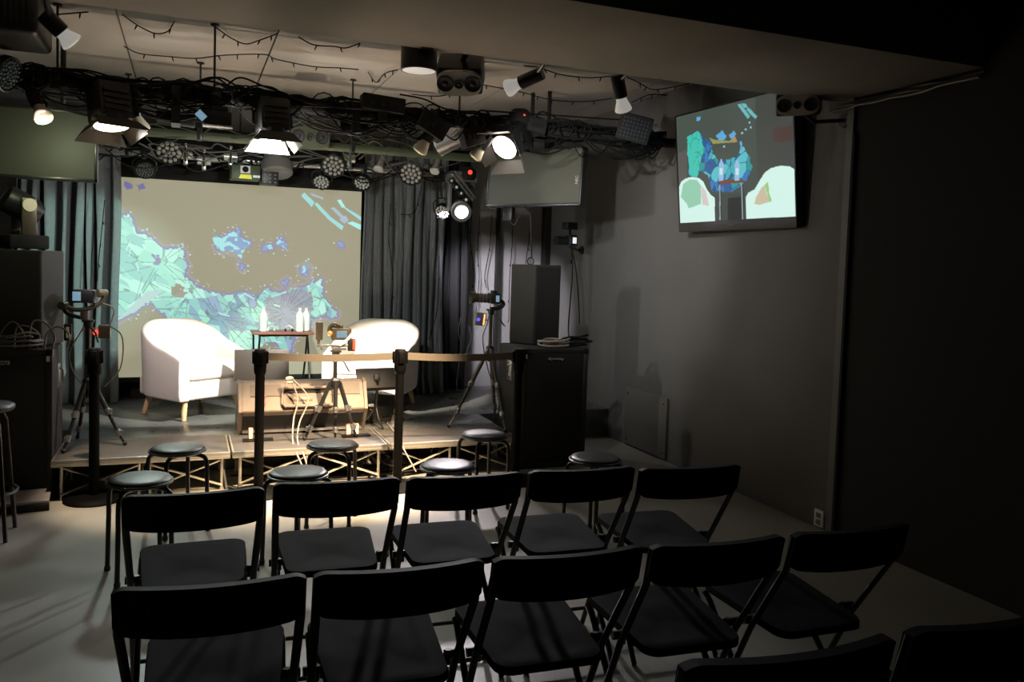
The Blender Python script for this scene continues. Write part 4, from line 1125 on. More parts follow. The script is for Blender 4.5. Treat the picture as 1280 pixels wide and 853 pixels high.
# ------------------------------------------------------------------ lighting pipes
PY = {'front': (5.40, at_y(300, 127, 5.40).z), 'mid': (6.50, at_y(420, 184, 6.50).z), 'back': (7.20, at_y(280, 199, 7.20).z)}
def pipe(key, xa, xb, r, label, m, hang):
    y, z = PY[key]
    t = thing('lighting_pipe', ((xa + xb) / 2, y, z), label, 'lighting pipe', None)
    MB().cyl((xa, y, z), (xb, y, z), r, n=16).build('pipe', m, t, world=True)
    for x_ in hang:
        MB().cyl((x_, y, z), (x_, y, ZC), .007, n=8).box((x_, y, z + .01), (.04, .08, .085), bev=.008).cyl((x_, y, ZC - .010), (x_, y, ZC), .025, n=14).build('hanger', 'black_metal', t, world=True)
    return t
hx = [at_y(px, 110, 5.4).x for px in (72, 268, 575)]
pipe('front', XL + .02, XW - .02, .036, 'thick black lighting pipe across the front of the stage, wrapped in cables', 'matt_black', hx)
pipe('mid', -1.2, 2.45, .032, 'green-lit lighting bar across the middle of the stage ceiling', 'green_tint', [at_y(px, 170, 6.5).x for px in (250, 440)])
pipe('back', -1.2, 2.2, .024, 'thin steel lighting pipe just in front of the projection screen top', 'steel', [at_y(px, 195, 7.2).x for px in (160, 300, 500)])
# second thinner bar below the front one
yb2, zb2 = 5.52, at_y(450, 146, 5.52).z
t = thing('lighting_bar', (.9, yb2, zb2), 'thin bright-edged steel bar under the thick front pipe', 'lighting pipe')
MB().cyl((-.5, yb2, zb2), (3.3, yb2, zb2), .014, n=10).build('bar', 'steel', t, world=True)
b = MB()
for x_ in (0, .9, 1.8, 2.7): b.box((x_, 5.46, zb2 + .02), (.03, .15, .05), bev=.005)
b.build('bracket', 'black_metal', t, world=True)

def fixture(name, pos, aim, label, cat='stage light', group=None):
    pos = Vector(pos); q = (Vector(aim) - pos).to_track_quat('-Z', 'Y')
    t = thing(name, pos, label, cat, group, q.to_matrix())
    return t
def mount(t, pos, key, half, x=None, axis=None, m='black_metal'):
    """yoke across the lamp plus hook clamp up on the pipe"""
    y, z = PY[key]; pos = Vector(pos); R = t.matrix_basis.to_3x3()
    sx = R @ Vector((1, 0, 0)); top = Vector((pos.x if x is None else x, y, z))
    yk = MB(); up = (top - pos); upn = up.normalized(); mid = pos + upn * min(up.length * .8, half * 1.5)
    pts = [pos - sx * half, pos - sx * half + upn * half * .9, mid - sx * half * .4, mid + sx * half * .4, pos + sx * half + upn * half * .9, pos + sx * half]
    yk.tube(pts, .010, n=6, flat=.5); yk.build('yoke', m, t, world=True)
    c = MB().cyl(mid, top, .010, n=8).box(top, (.045, .085, .09), bev=.01).cyl(top + Vector((0, .03, -.03)), top + Vector((0, .09, -.05)), .008, n=6)
    c.build('clamp', m, t, world=True)
def fresnel(pos, aim, label, key, lit, sc=1.0, flap=.13):
    t = fixture('fresnel_spotlight', pos, aim, label, group='spotlights with barn doors on the front pipe')
    b = MB(); b.box((0, 0, .06 * sc), (.19 * sc, .19 * sc, .22 * sc), bev=.02 * sc)
    for k in range(4): b.box((0, .102 * sc, (.0 + .035 * k) * sc), (.15 * sc, .012, .014 * sc))
    b.lathe([(.10 * sc, -.07 * sc), (.108 * sc, -.05 * sc), (.108 * sc, -.03 * sc), (.10 * sc, -.03 * sc)], 24)
    b.build('lamp_housing', 'black_plastic', t)
    MB().lathe([(1e-6, -.082 * sc), (.06 * sc, -.080 * sc), (.094 * sc, -.0705 * sc)], 24).build('lens', lit, t)
    for k in range(4):
        a = k * PI / 2
        R = Matrix.Rotation(a, 4, 'Z')
        fl = MB(); w0, w1, l = .10 * sc, (.15 if k % 2 == 0 else .11) * sc, flap * sc
        vs = [(-w0, .108 * sc, -.065 * sc), (w0, .108 * sc, -.065 * sc), (w1, .108 * sc + l * .62, -.065 * sc - l * .85), (-w1, .108 * sc + l * .62, -.065 * sc - l * .85)]
        fl.add(vs + [(x_, y_ + .003, z_) for x_, y_, z_ in vs], [(0, 1, 2, 3), (7, 6, 5, 4), (0, 4, 5, 1), (1, 5, 6, 2), (2, 6, 7, 3), (3, 7, 4, 0)], R)
        fl.build('barn_door', 'door_black', t)
    mount(t, pos, key, .12 * sc)
    return t
def par_can(pos, aim, R_, label, key, lens='lens_glass', dotn=2, grp='flat round LED lamps over the stage'):
    t = fixture('led_par_light', pos, aim, label, group=grp)
    MB().lathe([(1e-6, .075), (R_ * .55, .07), (R_ * .95, .03), (R_, .0), (R_, -.018), (R_ * .93, -.022), (R_ * .93, -.008), (1e-6, -.008)], 8 if dotn == 2 else 22).build('lamp_housing', 'black_plastic', t)
    ln = MB(); pts = [(0, 0)]
    for rg in range(1, dotn + 1):
        for k in range(6 * rg): a = 2 * PI * k / (6 * rg) + rg * .2; pts.append((math.cos(a) * rg, math.sin(a) * rg))
    st_ = R_ * .84 / (dotn + .45)
    for x_, y_ in pts:
        ln.lathe([(1e-6, -.024), (st_ * .25, -.022), (st_ * .42, -.015), (st_ * .44, -.007)], 9, Matrix.Translation((x_ * st_, y_ * st_, 0)))
    ln.build('lens_array', lens, t)
    mount(t, pos, key, R_ * 1.06)
    return t
def clip_spot(pos, aim, label, key, sc=1., x=None, glass='cream'):
    t = fixture('clip_spotlight', pos, aim, label, group='small pale-faced clip spotlights')
    MB().lathe([(1e-6, .12 * sc), (.030 * sc, .118 * sc), (.034 * sc, .06 * sc), (.034 * sc, .0)], 16).build('lamp_holder', 'black_plastic', t)
    MB().lathe([(.026 * sc, .01 * sc), (.034 * sc, -.02 * sc), (.052 * sc, -.07 * sc), (.050 * sc, -.085 * sc), (.03 * sc, -.095 * sc), (1e-6, -.097 * sc)], 20).build('bulb', glass, t)
    mount(t, pos, key, .04 * sc, x)
    return t
# spotlights with barn doors
p1 = at_y(138, 143, 5.30); f1 = fresnel(p1, p1 + Vector((.12, -.22, -1)), 'spotlight with glowing warm barn door at the left of the front pipe', 'front', 'lens_lit_warm', 1.0, .075)
p2 = at_y(341, 158, 5.30); f2 = fresnel(p2, p2 + Vector((.02, -.15, -1)), 'spotlight with green-lit barn door near the middle of the front pipe', 'front', 'lens_lit_green', .95, .085)
p3 = at_y(636, 178, 5.35); f3 = fresnel(p3, p3 + Vector((-.62, -.42, -.62)), 'spotlight with the brightest glowing lens, right part of the front pipe', 'front', 'lens_lit_white', .95, .10)
# small clip spots
cs = [(48, 134, 5.32, (.1, 4.2, .6), 'pale-faced clip spotlight at the far left of the front pipe', 1.0),
      (170, 146, 5.45, (.6, 6.0, .2), 'pale-faced clip spotlight just right of the left barn-door spotlight', 1.0),
      (533, 176, 5.36, (.3, 6.2, .3), 'pale-faced clip spotlight left of the pink-lit lamp on the front pipe', 1.0),
      (602, 186, 5.40, (.6, 6.2, .4), 'pale-faced clip spotlight touching the brightest spotlight', .9)]
clips = [clip_spot(at_y(px, py, Y), aim, l, 'front', sc) for px, py, Y, aim, l, sc in cs]
for px, py, l in ((476, 204, 'small silver spotlight on the back pipe over the screen top right'), (546, 206, 'small silver spotlight on the back pipe over the right curtain')):
    p = at_y(px, py, 7.12); t = fixture('mini_spotlight', p, p + Vector((-.25, -.3, -.55)), l, group='small silver spotlights on the back pipe')
    MB().cyl((0, 0, -.06), (0, 0, .09), .036, n=18).build('lamp_housing', 'steel', t)
    MB().lathe([(.036, -.055), (.046, -.075), (.040, -.085), (1e-6, -.083)], 18).build('lens', 'white_plastic', t)
    mount(t, p, 'back', .045)
# flat LED lamps
pc = [(211, 190, 7.08, .108, 'lens_glass', 2, 'round LED lamp with big pale lenses over the screen top left'),
      (181, 212, 7.30, .082, 'steel', 3, 'small dark LED lamp under the big one at the screen top left'),
      (417, 207, 7.08, .108, 'lens_glass', 2, 'round LED lamp with big pale lenses over the screen right part'),
      (402, 227, 7.25, .080, 'white_plastic', 2, 'small LED lamp with white dots hanging low at the screen top, left one'),
      (453, 228, 7.25, .080, 'white_plastic', 2, 'small LED lamp with white dots hanging low at the screen top right corner'),
      (514, 217, 7.08, .112, 'lens_glass', 2, 'round LED lamp with big pale lenses over the right curtain'),
      (553, 264, 7.10, .075, 'white_plastic', 2, 'small LED lamp with white dots left of the glaring moving light')]
for px, py, Y, R_, lens, dn, l in pc:
    p = at_y(px, py, Y); par_can(p, p + Vector((-.1 - .2 * p.x, -1, -.55 if R_ > .1 else -.9)), R_, l, 'back', lens, dn)
# LED can at the extreme left
p = at_y(8, 92, 5.0); edge_par = par_can(p, p + Vector((.9, -.35, -.35)), .095, 'LED lamp with faint bluish dots at the left edge under the ceiling unit', 'front', mat('dim_lens', (.10, .14, .17), .2), 3)
# glaring moving head hung from the back pipe
p = at_y(573, 262, 7.0)
q = Matrix.Rotation(PI, 3, 'X') @ Matrix.Rotation(.35, 3, 'Z')
t = thing('moving_head_light', (p.x + .02, p.y, p.z + .25), 'glaring white moving head light hanging left of the right monitor', 'stage light')
MB().box((0, 0, .03), (.24, .20, .09), bev=.012).build('base', 'grey_box', t)
y_ = MB()
for s in (-1, 1): y_.box((s * .105, 0, -.14), (.028, .08, .26), bev=.01)
y_.box((0, 0, -.02), (.22, .09, .03), bev=.006).build('yoke', 'grey_box', t)
hd_aim = (Vector((1.0, 1.2, .3)) - p).normalized()
Rm = Matrix.Translation((0, 0, -.25)) @ hd_aim.to_track_quat('Z', 'Y').to_matrix().to_4x4()
MB().lathe([(1e-6, -.11), (.06, -.10), (.082, -.06), (.09, .02), (.092, .09), (.086, .10)], 24, Rm).build('head', 'grey_box', t)
MB().lathe([(.080, .088), (.05, .104), (1e-6, .108)], 24, Rm).build('lens', 'glow_white', t)
MB().cyl((p.x + .02, p.y, p.z + .30), (p.x + .02, PY['back'][0], PY['back'][1]), .014, n=8).build('clamp', 'black_metal', t, world=True)
mh_t, mh_p = t, p
# LED strip bars hanging diagonally
pa, pb = at_y(566, 216, 6.9), at_y(592, 250, 6.9)
t = thing('led_bar', (pa + pb) / 2, 'slanting silver LED bar between the glaring light and the right monitor', 'stage light')
b = MB(); d = (pb - pa).normalized(); s_ = Vector((d.z, 0, -d.x))
for o_ in (-.022, .010): b.cyl(pa + s_ * o_, pb + s_ * o_, .012, n=8)
b.build('tube', 'steel', t, world=True)
b = MB()
for k in range(4): b.box(pa.lerp(pb, .15 + .23 * k) + s_ * .055, (.045, .06, .04), Matrix.Rotation(.9, 3, 'Y'), bev=.006)
b.build('lamp_block', 'black_metal', t, world=True)
b = MB()
for k in range(4): b.sphere(pa.lerp(pb, .15 + .23 * k) + s_ * .060 + Vector((0, -.035, 0)), .014, 8)
b.build('lens_row', 'lens_glass', t, world=True)
b = MB().cyl(pa, Vector((pa.x, 7.2, PY['back'][1])), .01, n=8); b.build('hanger', 'black_metal', t, world=True)
for px, py, Y, l, rr in ((584, 218, 6.95, 'black device with a red light above the slanting LED bar', .020), (650, 148, 5.38, 'black dome device with a red light on the front pipe above the right monitor', .007)):
    p = at_y(px, py, Y); t = thing('control_device', p, l, 'device')
    MB().lathe([(1e-6, -.06), (.07, -.055), (.085, -.02), (.08, .03), (.05, .06), (1e-6, .068)], 20).build('housing', 'matt_black', t)
    MB().sphere((0, -.08, .01), rr, 8).build('signal_light', 'glow_red', t)
    k_ = 'front' if Y < 6 else 'back'
    MB().cyl(p, (p.x, PY[k_][0], PY[k_][1]), .012, n=8).build('clamp', 'black_metal', t, world=True)
# drum-shaped lantern and small projector by the screen top
p = at_y(346, 206, 6.95); t = fixture('drum_light', p, p + Vector((0, -.35, -1)), 'dark drum-shaped lantern over the middle of the screen top', group=None)
MB().lathe([(1e-6, .10), (.07, .10), (.10, .08), (.105, .02), (.125, .01), (.125, -.07), (.11, -.085), (1e-6, -.08)], 28).build('lamp_housing', 'grey_box', t)
MB().box((0, -.11, .05), (.07, .02, .05), bev=.004).build('label_plate', 'bronze_metal', t)
mount(t, p, 'back', .13)
p = at_y(317, 216.5, 6.9); sc_ = .41 / 60
t = thing('projector', p, 'small projector with green face and yellow label at the middle of the screen top', 'projector', None, .05)
MB().box((-.06, .06, 0), (.22, .16, .115), bev=.006).build('housing', 'green_tint', t)
MB().box((.125, .06, -.02), (.13, .16, .125), bev=.006).build('lamp_block', 'black_plastic', t)
MB().box((-.065, -.023, .022), (.075, .006, .06), bev=.004).build('lens_frame', 'white_plastic', t)
MB().cyl((-.065, -.022, .022), (-.065, -.032, .022), .024, n=16).build('lens', 'dark_glass', t)
MB().prism([(-.05, -.015), (.05, -.015), (.045, .018), (-.035, .018)], 0, .004, Matrix.Translation((-.065, -.020, -.035)) @ FACE).build('yellow_label', 'yellow_label', t)
MB().box((.02, -.022, -.028), (.055, .004, .018)).build('white_label', 'label_white', t)
for i in range(3):
    for j in range(4): MB().box((.085 + .04 * i, -.021, -.065 + .03 * j), (.018, .006, .014), bev=.002).build('button', 'grey_box', t)
MB().cyl((p.x, 6.97, p.z + .04), (p.x, 7.2, PY['back'][1]), .014, n=8).build('clamp', 'black_metal', t, world=True)
# camera clamped under the front pipe
p = at_y(272, 149, 5.36)
t = thing('video_camera', p, 'black camera with a tilted blue screen hanging under the front pipe', 'camera')
MB().box((.0, 0, 0), (.16, .11, .085), bev=.012).box((.01, 0, .055), (.10, .07, .04), bev=.008).build('camera_body', 'black_plastic', t)
MB().cyl((.02, .05, 0), (.02, .16, 0), .04, n=16).build('lens', 'black_plastic', t)
RR = Matrix.Rotation(.75, 3, 'Y')
MB().box((-.095, -.05, .005), (.065, .012, .052), RR, bev=.003).build('display_back', 'black_plastic', t)
MB().box((-.095, -.058, .005), (.056, .003, .042), RR).build('display', 'glow_screen', t)
MB().box((0, -.02, -.048), (.17, .08, .012), bev=.003).build('base_plate', 'lens_glass', t)
MB().cyl((p.x, p.y, p.z + .03), (p.x, PY['front'][0], PY['front'][1]), .014, n=8).box((p.x, 5.4, PY['front'][1]), (.05, .09, .10), bev=.01).build('clamp', 'black_metal', t, world=True)

# boxes strapped on the front pipe
def gear_box(px, py, Y, s, label, ry=0., m='matt_black', slots=0):
    p = at_y(px, py, Y); t = thing('dimmer_box', p, label, 'box', 'dark boxes on the front pipe')
    MB().box((0, 0, 0), s, Matrix.Rotation(ry, 3, 'Y'), bev=.008).build('housing', m, t)
    b = MB()
    for k in range(3): b.box((-s[0] * .25 + s[0] * .22 * k, -s[1] / 2 - .003, 0), (.02, .006, .03), Matrix.Rotation(ry, 3, 'Y'))
    b.build('socket', 'black_plastic', t)
    MB().box((p.x, (p.y + 5.4) / 2, (p.z + PY['front'][1]) / 2), (.05, abs(p.y - 5.4) + .09, abs(p.z - PY['front'][1]) + .10)).build('strap', 'black_metal', t, world=True)
gear_box(220, 148, 5.5, (.22, .10, .07), 'flat black box hanging left of the pipe camera', .1)
gear_box(478, 131, 5.36, (.28, .12, .10), 'long black box on top of the front pipe near its middle', .06)
gear_box(441, 159, 5.48, (.18, .12, .09), 'black box hanging under the front pipe right of the green-lit loudspeaker')
gear_box(540, 158, 5.36, (.20, .13, .13), 'black angular box under the front pipe left of the brightest spotlight', .5)
gear_box(590, 172, 5.40, (.15, .12, .12), 'black box clamped left of the brightest spotlight', -.3)
gear_box(668, 158, 5.36, (.14, .12, .10), 'black box on the front pipe right of the brightest spotlight', .2)
# pink-lit lamp body left of those
p = at_y(560, 176, 5.75); t = wash = fixture('wash_light', p, (-.75, 7.6, 1.25), 'wash light with pinkish body behind the front pipe, left of the brightest spotlight')
MB().cyl((0, 0, -.08), (0, 0, .12), .085, .07, n=22).build('lamp_housing', 'steel', t); MB().lathe([(1e-6, -.088), (.075, -.085), (.085, -.075)], 22).build('lens', 'lens_glass', t)
MB().cyl(p, (p.x, 5.4, PY['front'][1]), .012, n=8).build('clamp', 'black_metal', t, world=True)
# dark LED matrix at the right end
p = at_y(793, 161, 5.2)
t = thing('matrix_light', p, 'dark square LED panel tilted at the right end of the front pipe', 'stage light', None, Matrix.Rotation(-.5, 3, 'Z') @ Matrix.Rotation(.25, 3, 'Y') @ Matrix.Rotation(.25, 3, 'X'))
MB().box((0, .04, 0), (.235, .08, .185), bev=.006).build('housing', 'matt_black', t)
b = MB()
for i in range(8):
    for j in range(6): b.box((-.085 + .0245 * i, -.002, -.065 + .026 * j), (.012, .006, .012))
b.build('led_grid', mat('led_off', (.03, .05, .075), .25), t)
MB().cyl((p.x, p.y + .05, p.z + .05), (p.x, 5.4, PY['front'][1]), .012, n=8).build('clamp', 'black_metal', t, world=True)
# green-lit loudspeaker on the middle bar
def three_driver(t, W_, H_, D_, face_m, body_m, cone_m):
    MB().box((0, 0, D_ / 2), (W_, H_, D_), bev=min(W_, H_) * .10, seg=3).build('cabinet_body', body_m, t)
    n = 40; out = [(math.copysign(abs(math.cos(2 * PI * k / n)) ** .6, math.cos(2 * PI * k / n)) * W_ * .485, math.copysign(abs(math.sin(2 * PI * k / n)) ** .6, math.sin(2 * PI * k / n)) * H_ * .47) for k in range(n)]
    MB().prism(out, -.016, .004).build('front_baffle', face_m, t)
    for x_, r in ((-W_ * .30, H_ * .30), (0, H_ * .17), (W_ * .30, H_ * .30)):
        MB().lathe([(r, -.0165), (r * .96, -.023), (r * .84, -.0225), (r * .78, -.018), (r * .35, -.0162), (r * .3, -.020), (1e-6, -.0225)], 24, Matrix.Translation((x_, 0, 0))).build('speaker_cone', cone_m, t)
p = at_y(388, 171, 6.36); t = fixture('ceiling_loudspeaker', p, p + Vector((-.12, -1, -.35)), 'green-lit three-driver loudspeaker on the middle bar', 'loudspeaker')
three_driver(t, .29, .17, .16, 'green_tint', 'green_tint', 'black_plastic')
MB().cyl(p, (p.x, 6.5, PY['mid'][1]), .02, n=8).build('bracket', 'black_metal', t, world=True)
p = at_y(574, 103, 4.02); t = fixture('ceiling_loudspeaker', p, p + Vector((-.28, -.62, -.62)), 'black three-driver loudspeaker under the ceiling beam beside the round downlight', 'loudspeaker')
three_driver(t, .23, .145, .17, 'lens_glass', 'black_plastic', 'black_plastic')
MB().cyl(p + Vector((.02, .05, .10)), (p.x + .02, 3.81, 2.62), .014, n=8).box((p.x + .02, 3.83, 2.62), (.08, .02, .10)).build('bracket', 'black_metal', t, world=True)
p = at_x(997, 131, 3.20); t = fixture('ceiling_loudspeaker', p, p + Vector((-.80, -.75, -.33)), 'small three-driver loudspeaker on a wall bracket right of the television', 'loudspeaker')
three_driver(t, .24, .125, .14, 'silver_baffle', 'black_plastic', 'black_plastic')
b = MB().tube([p + Vector((.06, .06, -.01)), p + Vector((.14, .02, -.08)), Vector((XW - .02, p.y - .05, p.z - .07)), Vector((XW - .001, p.y - .05, p.z - .07))], .012, n=8).cyl((XW - .015, p.y - .05, p.z - .07), (XW, p.y - .05, p.z - .07), .04, n=16)
b.build('bracket', 'black_metal', t, world=True)
# round downlight and bulb spotlights fixed to the beam
p = at_y(522, 90, 3.96)
t = thing('downlight', (p.x, 3.935, p.z), 'black round surface downlight hanging at the ceiling beam', 'ceiling light')
MB().lathe([(1e-6, .13), (.085, .13), (.088, .125), (.088, .0), (.080, -.002), (.078, .006), (1e-6, .008)], 32).build('housing', mat('teal_black', (.018, .024, .026), .35), t)
MB().lathe([(1e-6, -.004), (.060, -.004), (.080, .0)], 32).build('diffuser', 'downlight_glass', t)
MB().box((0, -.10, .10), (.06, .10, .05)).build('bracket', 'black_metal', t)
def bulb_spot(b0, b1, Ya, Yb, label):
    a, b = at_y(*b0, Ya), at_y(*b1, Yb); d = (b - a); L = d.length
    t = fixture('bulb_spotlight', a, b, label, 'spotlight', 'bulb spotlights along the ceiling beam')
    MB().lathe([(1e-6, .004), (.033, .0), (.036, -.01), (.036, -L * .58), (.032, -L * .60)], 22).build('lamp_holder', 'black_metal', t)
    MB().lathe([(.028, -L * .58), (.030, -L * .68), (.040, -L * .80), (.047, -L * .90), (.045, -L * .95), (.030, -L * .985), (1e-6, -L)], 24).build('bulb', 'frosted_glow', t)
    m_ = a.lerp(b, .2)
    MB().cyl(m_, (m_.x, 3.83, max(m_.z, 2.55)), .011, n=10).box((m_.x, 3.835, max(m_.z, 2.55)), (.06, .03, .06), bev=.004).build('arm', 'black_metal', t, world=True)
    return t
bulb_spot((54, 17), (93, 56), 3.98, 4.02, 'bulb spotlight on the ceiling beam at the upper left, pointing down right')
lamp2 = bulb_spot((678, 91), (632, 112), 3.98, 4.14, 'bulb spotlight on the ceiling beam near the middle, pointing left')
bulb_spot((771, 93), (780, 141), 3.98, 4.03, 'bulb spotlight on the ceiling beam at the right, pointing straight down')
# ceiling unit at the upper left
q0, q1 = at_y(-30, 30, 4.6), at_y(47, 30, 4.6)
t = thing('ceiling_unit', ((q0.x + q1.x) / 2, 4.85, 2.62), 'dark box-shaped unit hanging under the ceiling at the upper left corner', 'ceiling unit')
ww = q1.x - q0.x
MB().box((0, 0, .02), (ww, .46, .20), bev=.03, seg=3).build('housing', 'black_plastic', t)
MB().box((0, 0, .135), (ww + .02, .48, .05), bev=.015).build('lid', 'matt_black', t)
b = MB()
for k in range(7): b.box((-ww * .3 + ww * .1 * k, -.232, .02), (.012, .006, .12))
b.build('vent', 'matt_black', t)
MB().cyl((0, 0, .14), (0, 0, ZC - 2.62), .025, n=10).build('hanger', 'black_metal', t)

# ------------------------------------------------------------------ cables
fy, fz = PY['front']
def bundle(xa, xb, n, seed, label, amp=.07, m='cable_black', up=.10, dn=.16):
    r = random.Random(seed); b = MB()
    for k in range(n):
        a = r.uniform(xa, xb); L = r.uniform(.25, .9); e = min(xb, a + L)
        if e - a < .12: a = e - .3
        m_ = r.uniform(-dn, up); yo = r.uniform(-.07, .09)
        pts = [(a, fy + yo * .5, fz + r.uniform(-.03, .04)), (a + (e - a) * .25, fy + yo, fz + m_ * .8 + r.uniform(-.02, .02)), (a + (e - a) * .55, fy + yo * 1.2, fz + m_), (a + (e - a) * .8, fy + yo, fz + m_ * .5 + r.uniform(-.03, .03)), (e, fy + yo * .4, fz + r.uniform(-.03, .04))]
        b.tube(pts, r.uniform(.0035, .0085), n=5, smooth=4)
    # long runs tied along the pipe
    for k in range(11):
        yo = r.uniform(-.06, .06); pts = []
        N = 9
        for i in range(N + 1): pts.append((xa + (xb - xa) * i / N, fy + yo, fz + .03 + r.uniform(-.03, .045)))
        b.tube(pts, .010, n=5, smooth=4)
    for k in range(n // 4):
        x_ = r.uniform(xa, xb); R_ = r.uniform(.04, .075); ph = r.uniform(0, 6)
        b.tube([(x_ + math.cos(q * PI / 6) * R_, fy - .05 + .02 * math.sin(q + ph), fz + .02 + math.sin(q * PI / 6) * R_) for q in range(12)], .005, n=5, closed=True)
    o = b.build('cable_tangle', m); return tag(o, label, 'cables', kind='stuff')
bundle(-1.1, .25, 50, 1, 'tangle of black cables on the left third of the front pipe')
bundle(.2, 1.55, 62, 2, 'tangle of black cables on the middle of the front pipe')
bundle(1.5, 3.3, 66, 3, 'tangle of black cables on the right third of the front pipe')
def back_bundle(y, z, xa, xb, n, seed, label, m, rads=(.004, .008)):
    r = random.Random(seed); b = MB()
    for k in range(n):
        a = r.uniform(xa, xb); e = a + r.uniform(.15, .6); s_ = r.uniform(-.13, .09); yo = r.uniform(-.08, .08)
        b.tube([(a, y + yo * .3, z), (a + (e - a) * .3, y + yo, z + s_), (a + (e - a) * .7, y + yo, z + s_ * r.uniform(.3, 1)), (e, y, z)], r.uniform(*rads), n=5, smooth=4)
    return tag(b.build('cable_tangle', m), label, 'cables', kind='stuff')
back_bundle(7.15, PY['back'][1] + .01, -.75, 1.9, 44, 5, 'black cables tangled along the back pipe above the screen', 'cable_black')
back_bundle(6.52, PY['mid'][1] + .02, -.6, 2.1, 26, 6, 'greenish cables looped along the middle bar', 'green_tint', (.003, .006))
back_bundle(7.05, PY['back'][1] + .06, -.5, 1.7, 20, 8, 'pale silvery cables and straps among the back pipe lamps', 'cable_grey', (.004, .009))
b = MB()
for pts in ([(68, 86), (110, 88), (150, 100), (178, 108)], [(80, 90), (118, 98), (128, 107)], [(100, 108), (110, 98), (124, 98), (131, 112)], [(185, 107), (220, 101), (250, 102), (275, 97), (300, 110)], [(232, 112), (252, 100), (272, 98), (296, 118)], [(280, 110), (300, 97), (330, 108), (360, 118)], [(500, 118), (530, 124), (560, 137), (600, 140)], [(600, 138), (660, 142), (720, 146), (780, 150)], [(668, 150), (676, 140), (690, 144), (700, 152)]):
    b.tube([at_y(x_, y_, 5.33) for x_, y_ in pts], .006, n=5, smooth=6)
tag(b.build('cable_loop', 'cable_black'), 'black cables arching above the front pipe against the ceiling', 'cables', kind='stuff')
# equipment odds: bright metal couplers on the back pipe
for k, (px, py, l) in enumerate(((232, 193, 'silver pipe coupler right of the big LED lamp at the screen top left'), (255, 200, 'silver pipe coupler left of the small projector'), (288, 196, 'silver pipe coupler directly above the small projector'), (436, 198, 'silver pipe coupler above the screen top right part'))):
    p = at_y(px, py, 7.10); t = thing('pipe_coupler', p, l, 'coupler', 'silver couplers on the back pipe')
    MB().cyl((-.05, 0, 0), (.05, 0, 0), .040, n=16).box((0, -.03, -.05), (.035, .04, .07), bev=.006).build('sleeve', 'steel', t)
    MB().cyl((.0, -.055, -.06), (.0, -.055, .06), .009, n=8).sphere((0, -.055, .065), .018, 8).build('bolt', 'chrome', t)
    MB().cyl(p, (p.x, 7.2, PY['back'][1]), .015, n=8).build('spigot', 'steel', t, world=True)
# cables from the wedge and under the stage
b = MB()
for pts in ([at_y(364, 474, 5.9), at_y(372, 500, 5.9), at_y(367, 525, 5.86), at_z(366, 552, SZ + .008), at_y(372, 570, 5.47), at_y(384, 596, 5.44)],
            [at_y(366, 474, 5.9), at_y(385, 498, 5.9), at_y(374, 530, 5.86), at_z(372, 553, SZ + .008), at_y(380, 570, 5.47), at_y(388, 598, 5.44)]):
    b.tube(pts, .0052, n=6, smooth=8)
b.sphere(at_y(362, 473, 5.9), .018, 8, (1.6, 1, .8)).sphere(at_y(362, 478, 5.9), .016, 8, (1.6, 1, .8))
tag(b.build('white_cable', 'cable_white'), 'two pale cables hanging over the wedge monitor and down the stage edge', 'cable')
b = MB(); b.tube([at_z(463, 512, SZ + .12), at_z(476, 520, SZ + .01), at_z(487, 533, SZ + .006), at_z(499, 548, SZ + .006), at_y(505, 562, 5.48), at_y(520, 590, 5.42)], .005, n=6, smooth=6)
tag(b.build('white_cable', 'cable_white'), 'single pale cable running over the stage edge right of the wedge monitor', 'cable')
r = random.Random(12); b = MB()
for k in range(12):
    x_ = r.uniform(.9, 1.6); y_ = 5.55 + r.uniform(0, .3)
    b.tube([(x_ + r.uniform(-.2, .2) * q, y_ + r.uniform(-.06, .06), .01 + (r.uniform(.0, .20) if q in (1, 2) else 0)) for q in range(5)], .0055, n=5, smooth=5)
tag(b.build('cable_tangle', 'cable_black'), 'black cables tangled under the middle of the stage front', 'cables', kind='stuff')
# wall-top cable run along the beam on the right wall
b = MB(); r = random.Random(3)
for k in range(4):
    pts = [(XW - .03 - .012 * k, 3.80 - (3.80 - 2.85) * i / 9, ZB - .02 - .014 * r.random() - .01 * k) for i in range(10)]
    b.tube(pts, .007, n=6, smooth=3)
tag(b.build('cable_run', 'cable_grey'), 'grey cables running along the top of the right wall under the beam', 'cables')
for k, (px, py, dx, l) in enumerate(((585, 440, .03, 'short pale cord hanging at the dark corner left of the right tripod'), (575, 430, -.02, 'thin pale rod-like cord in the dark corner beside the right curtain'))):
    q = at_y(px, py, 7.55); b = MB().tube([q + Vector((0, 0, .25)), q + Vector((dx, 0, .12)), q + Vector((-dx * .5, 0, -.02)), q + Vector((dx, .0, -.32)), Vector((q.x + dx, 7.55, SZ + .01))], .005, n=6, smooth=5)
    tag(b.build('loose_cable', 'cable_grey'), l, 'cable')

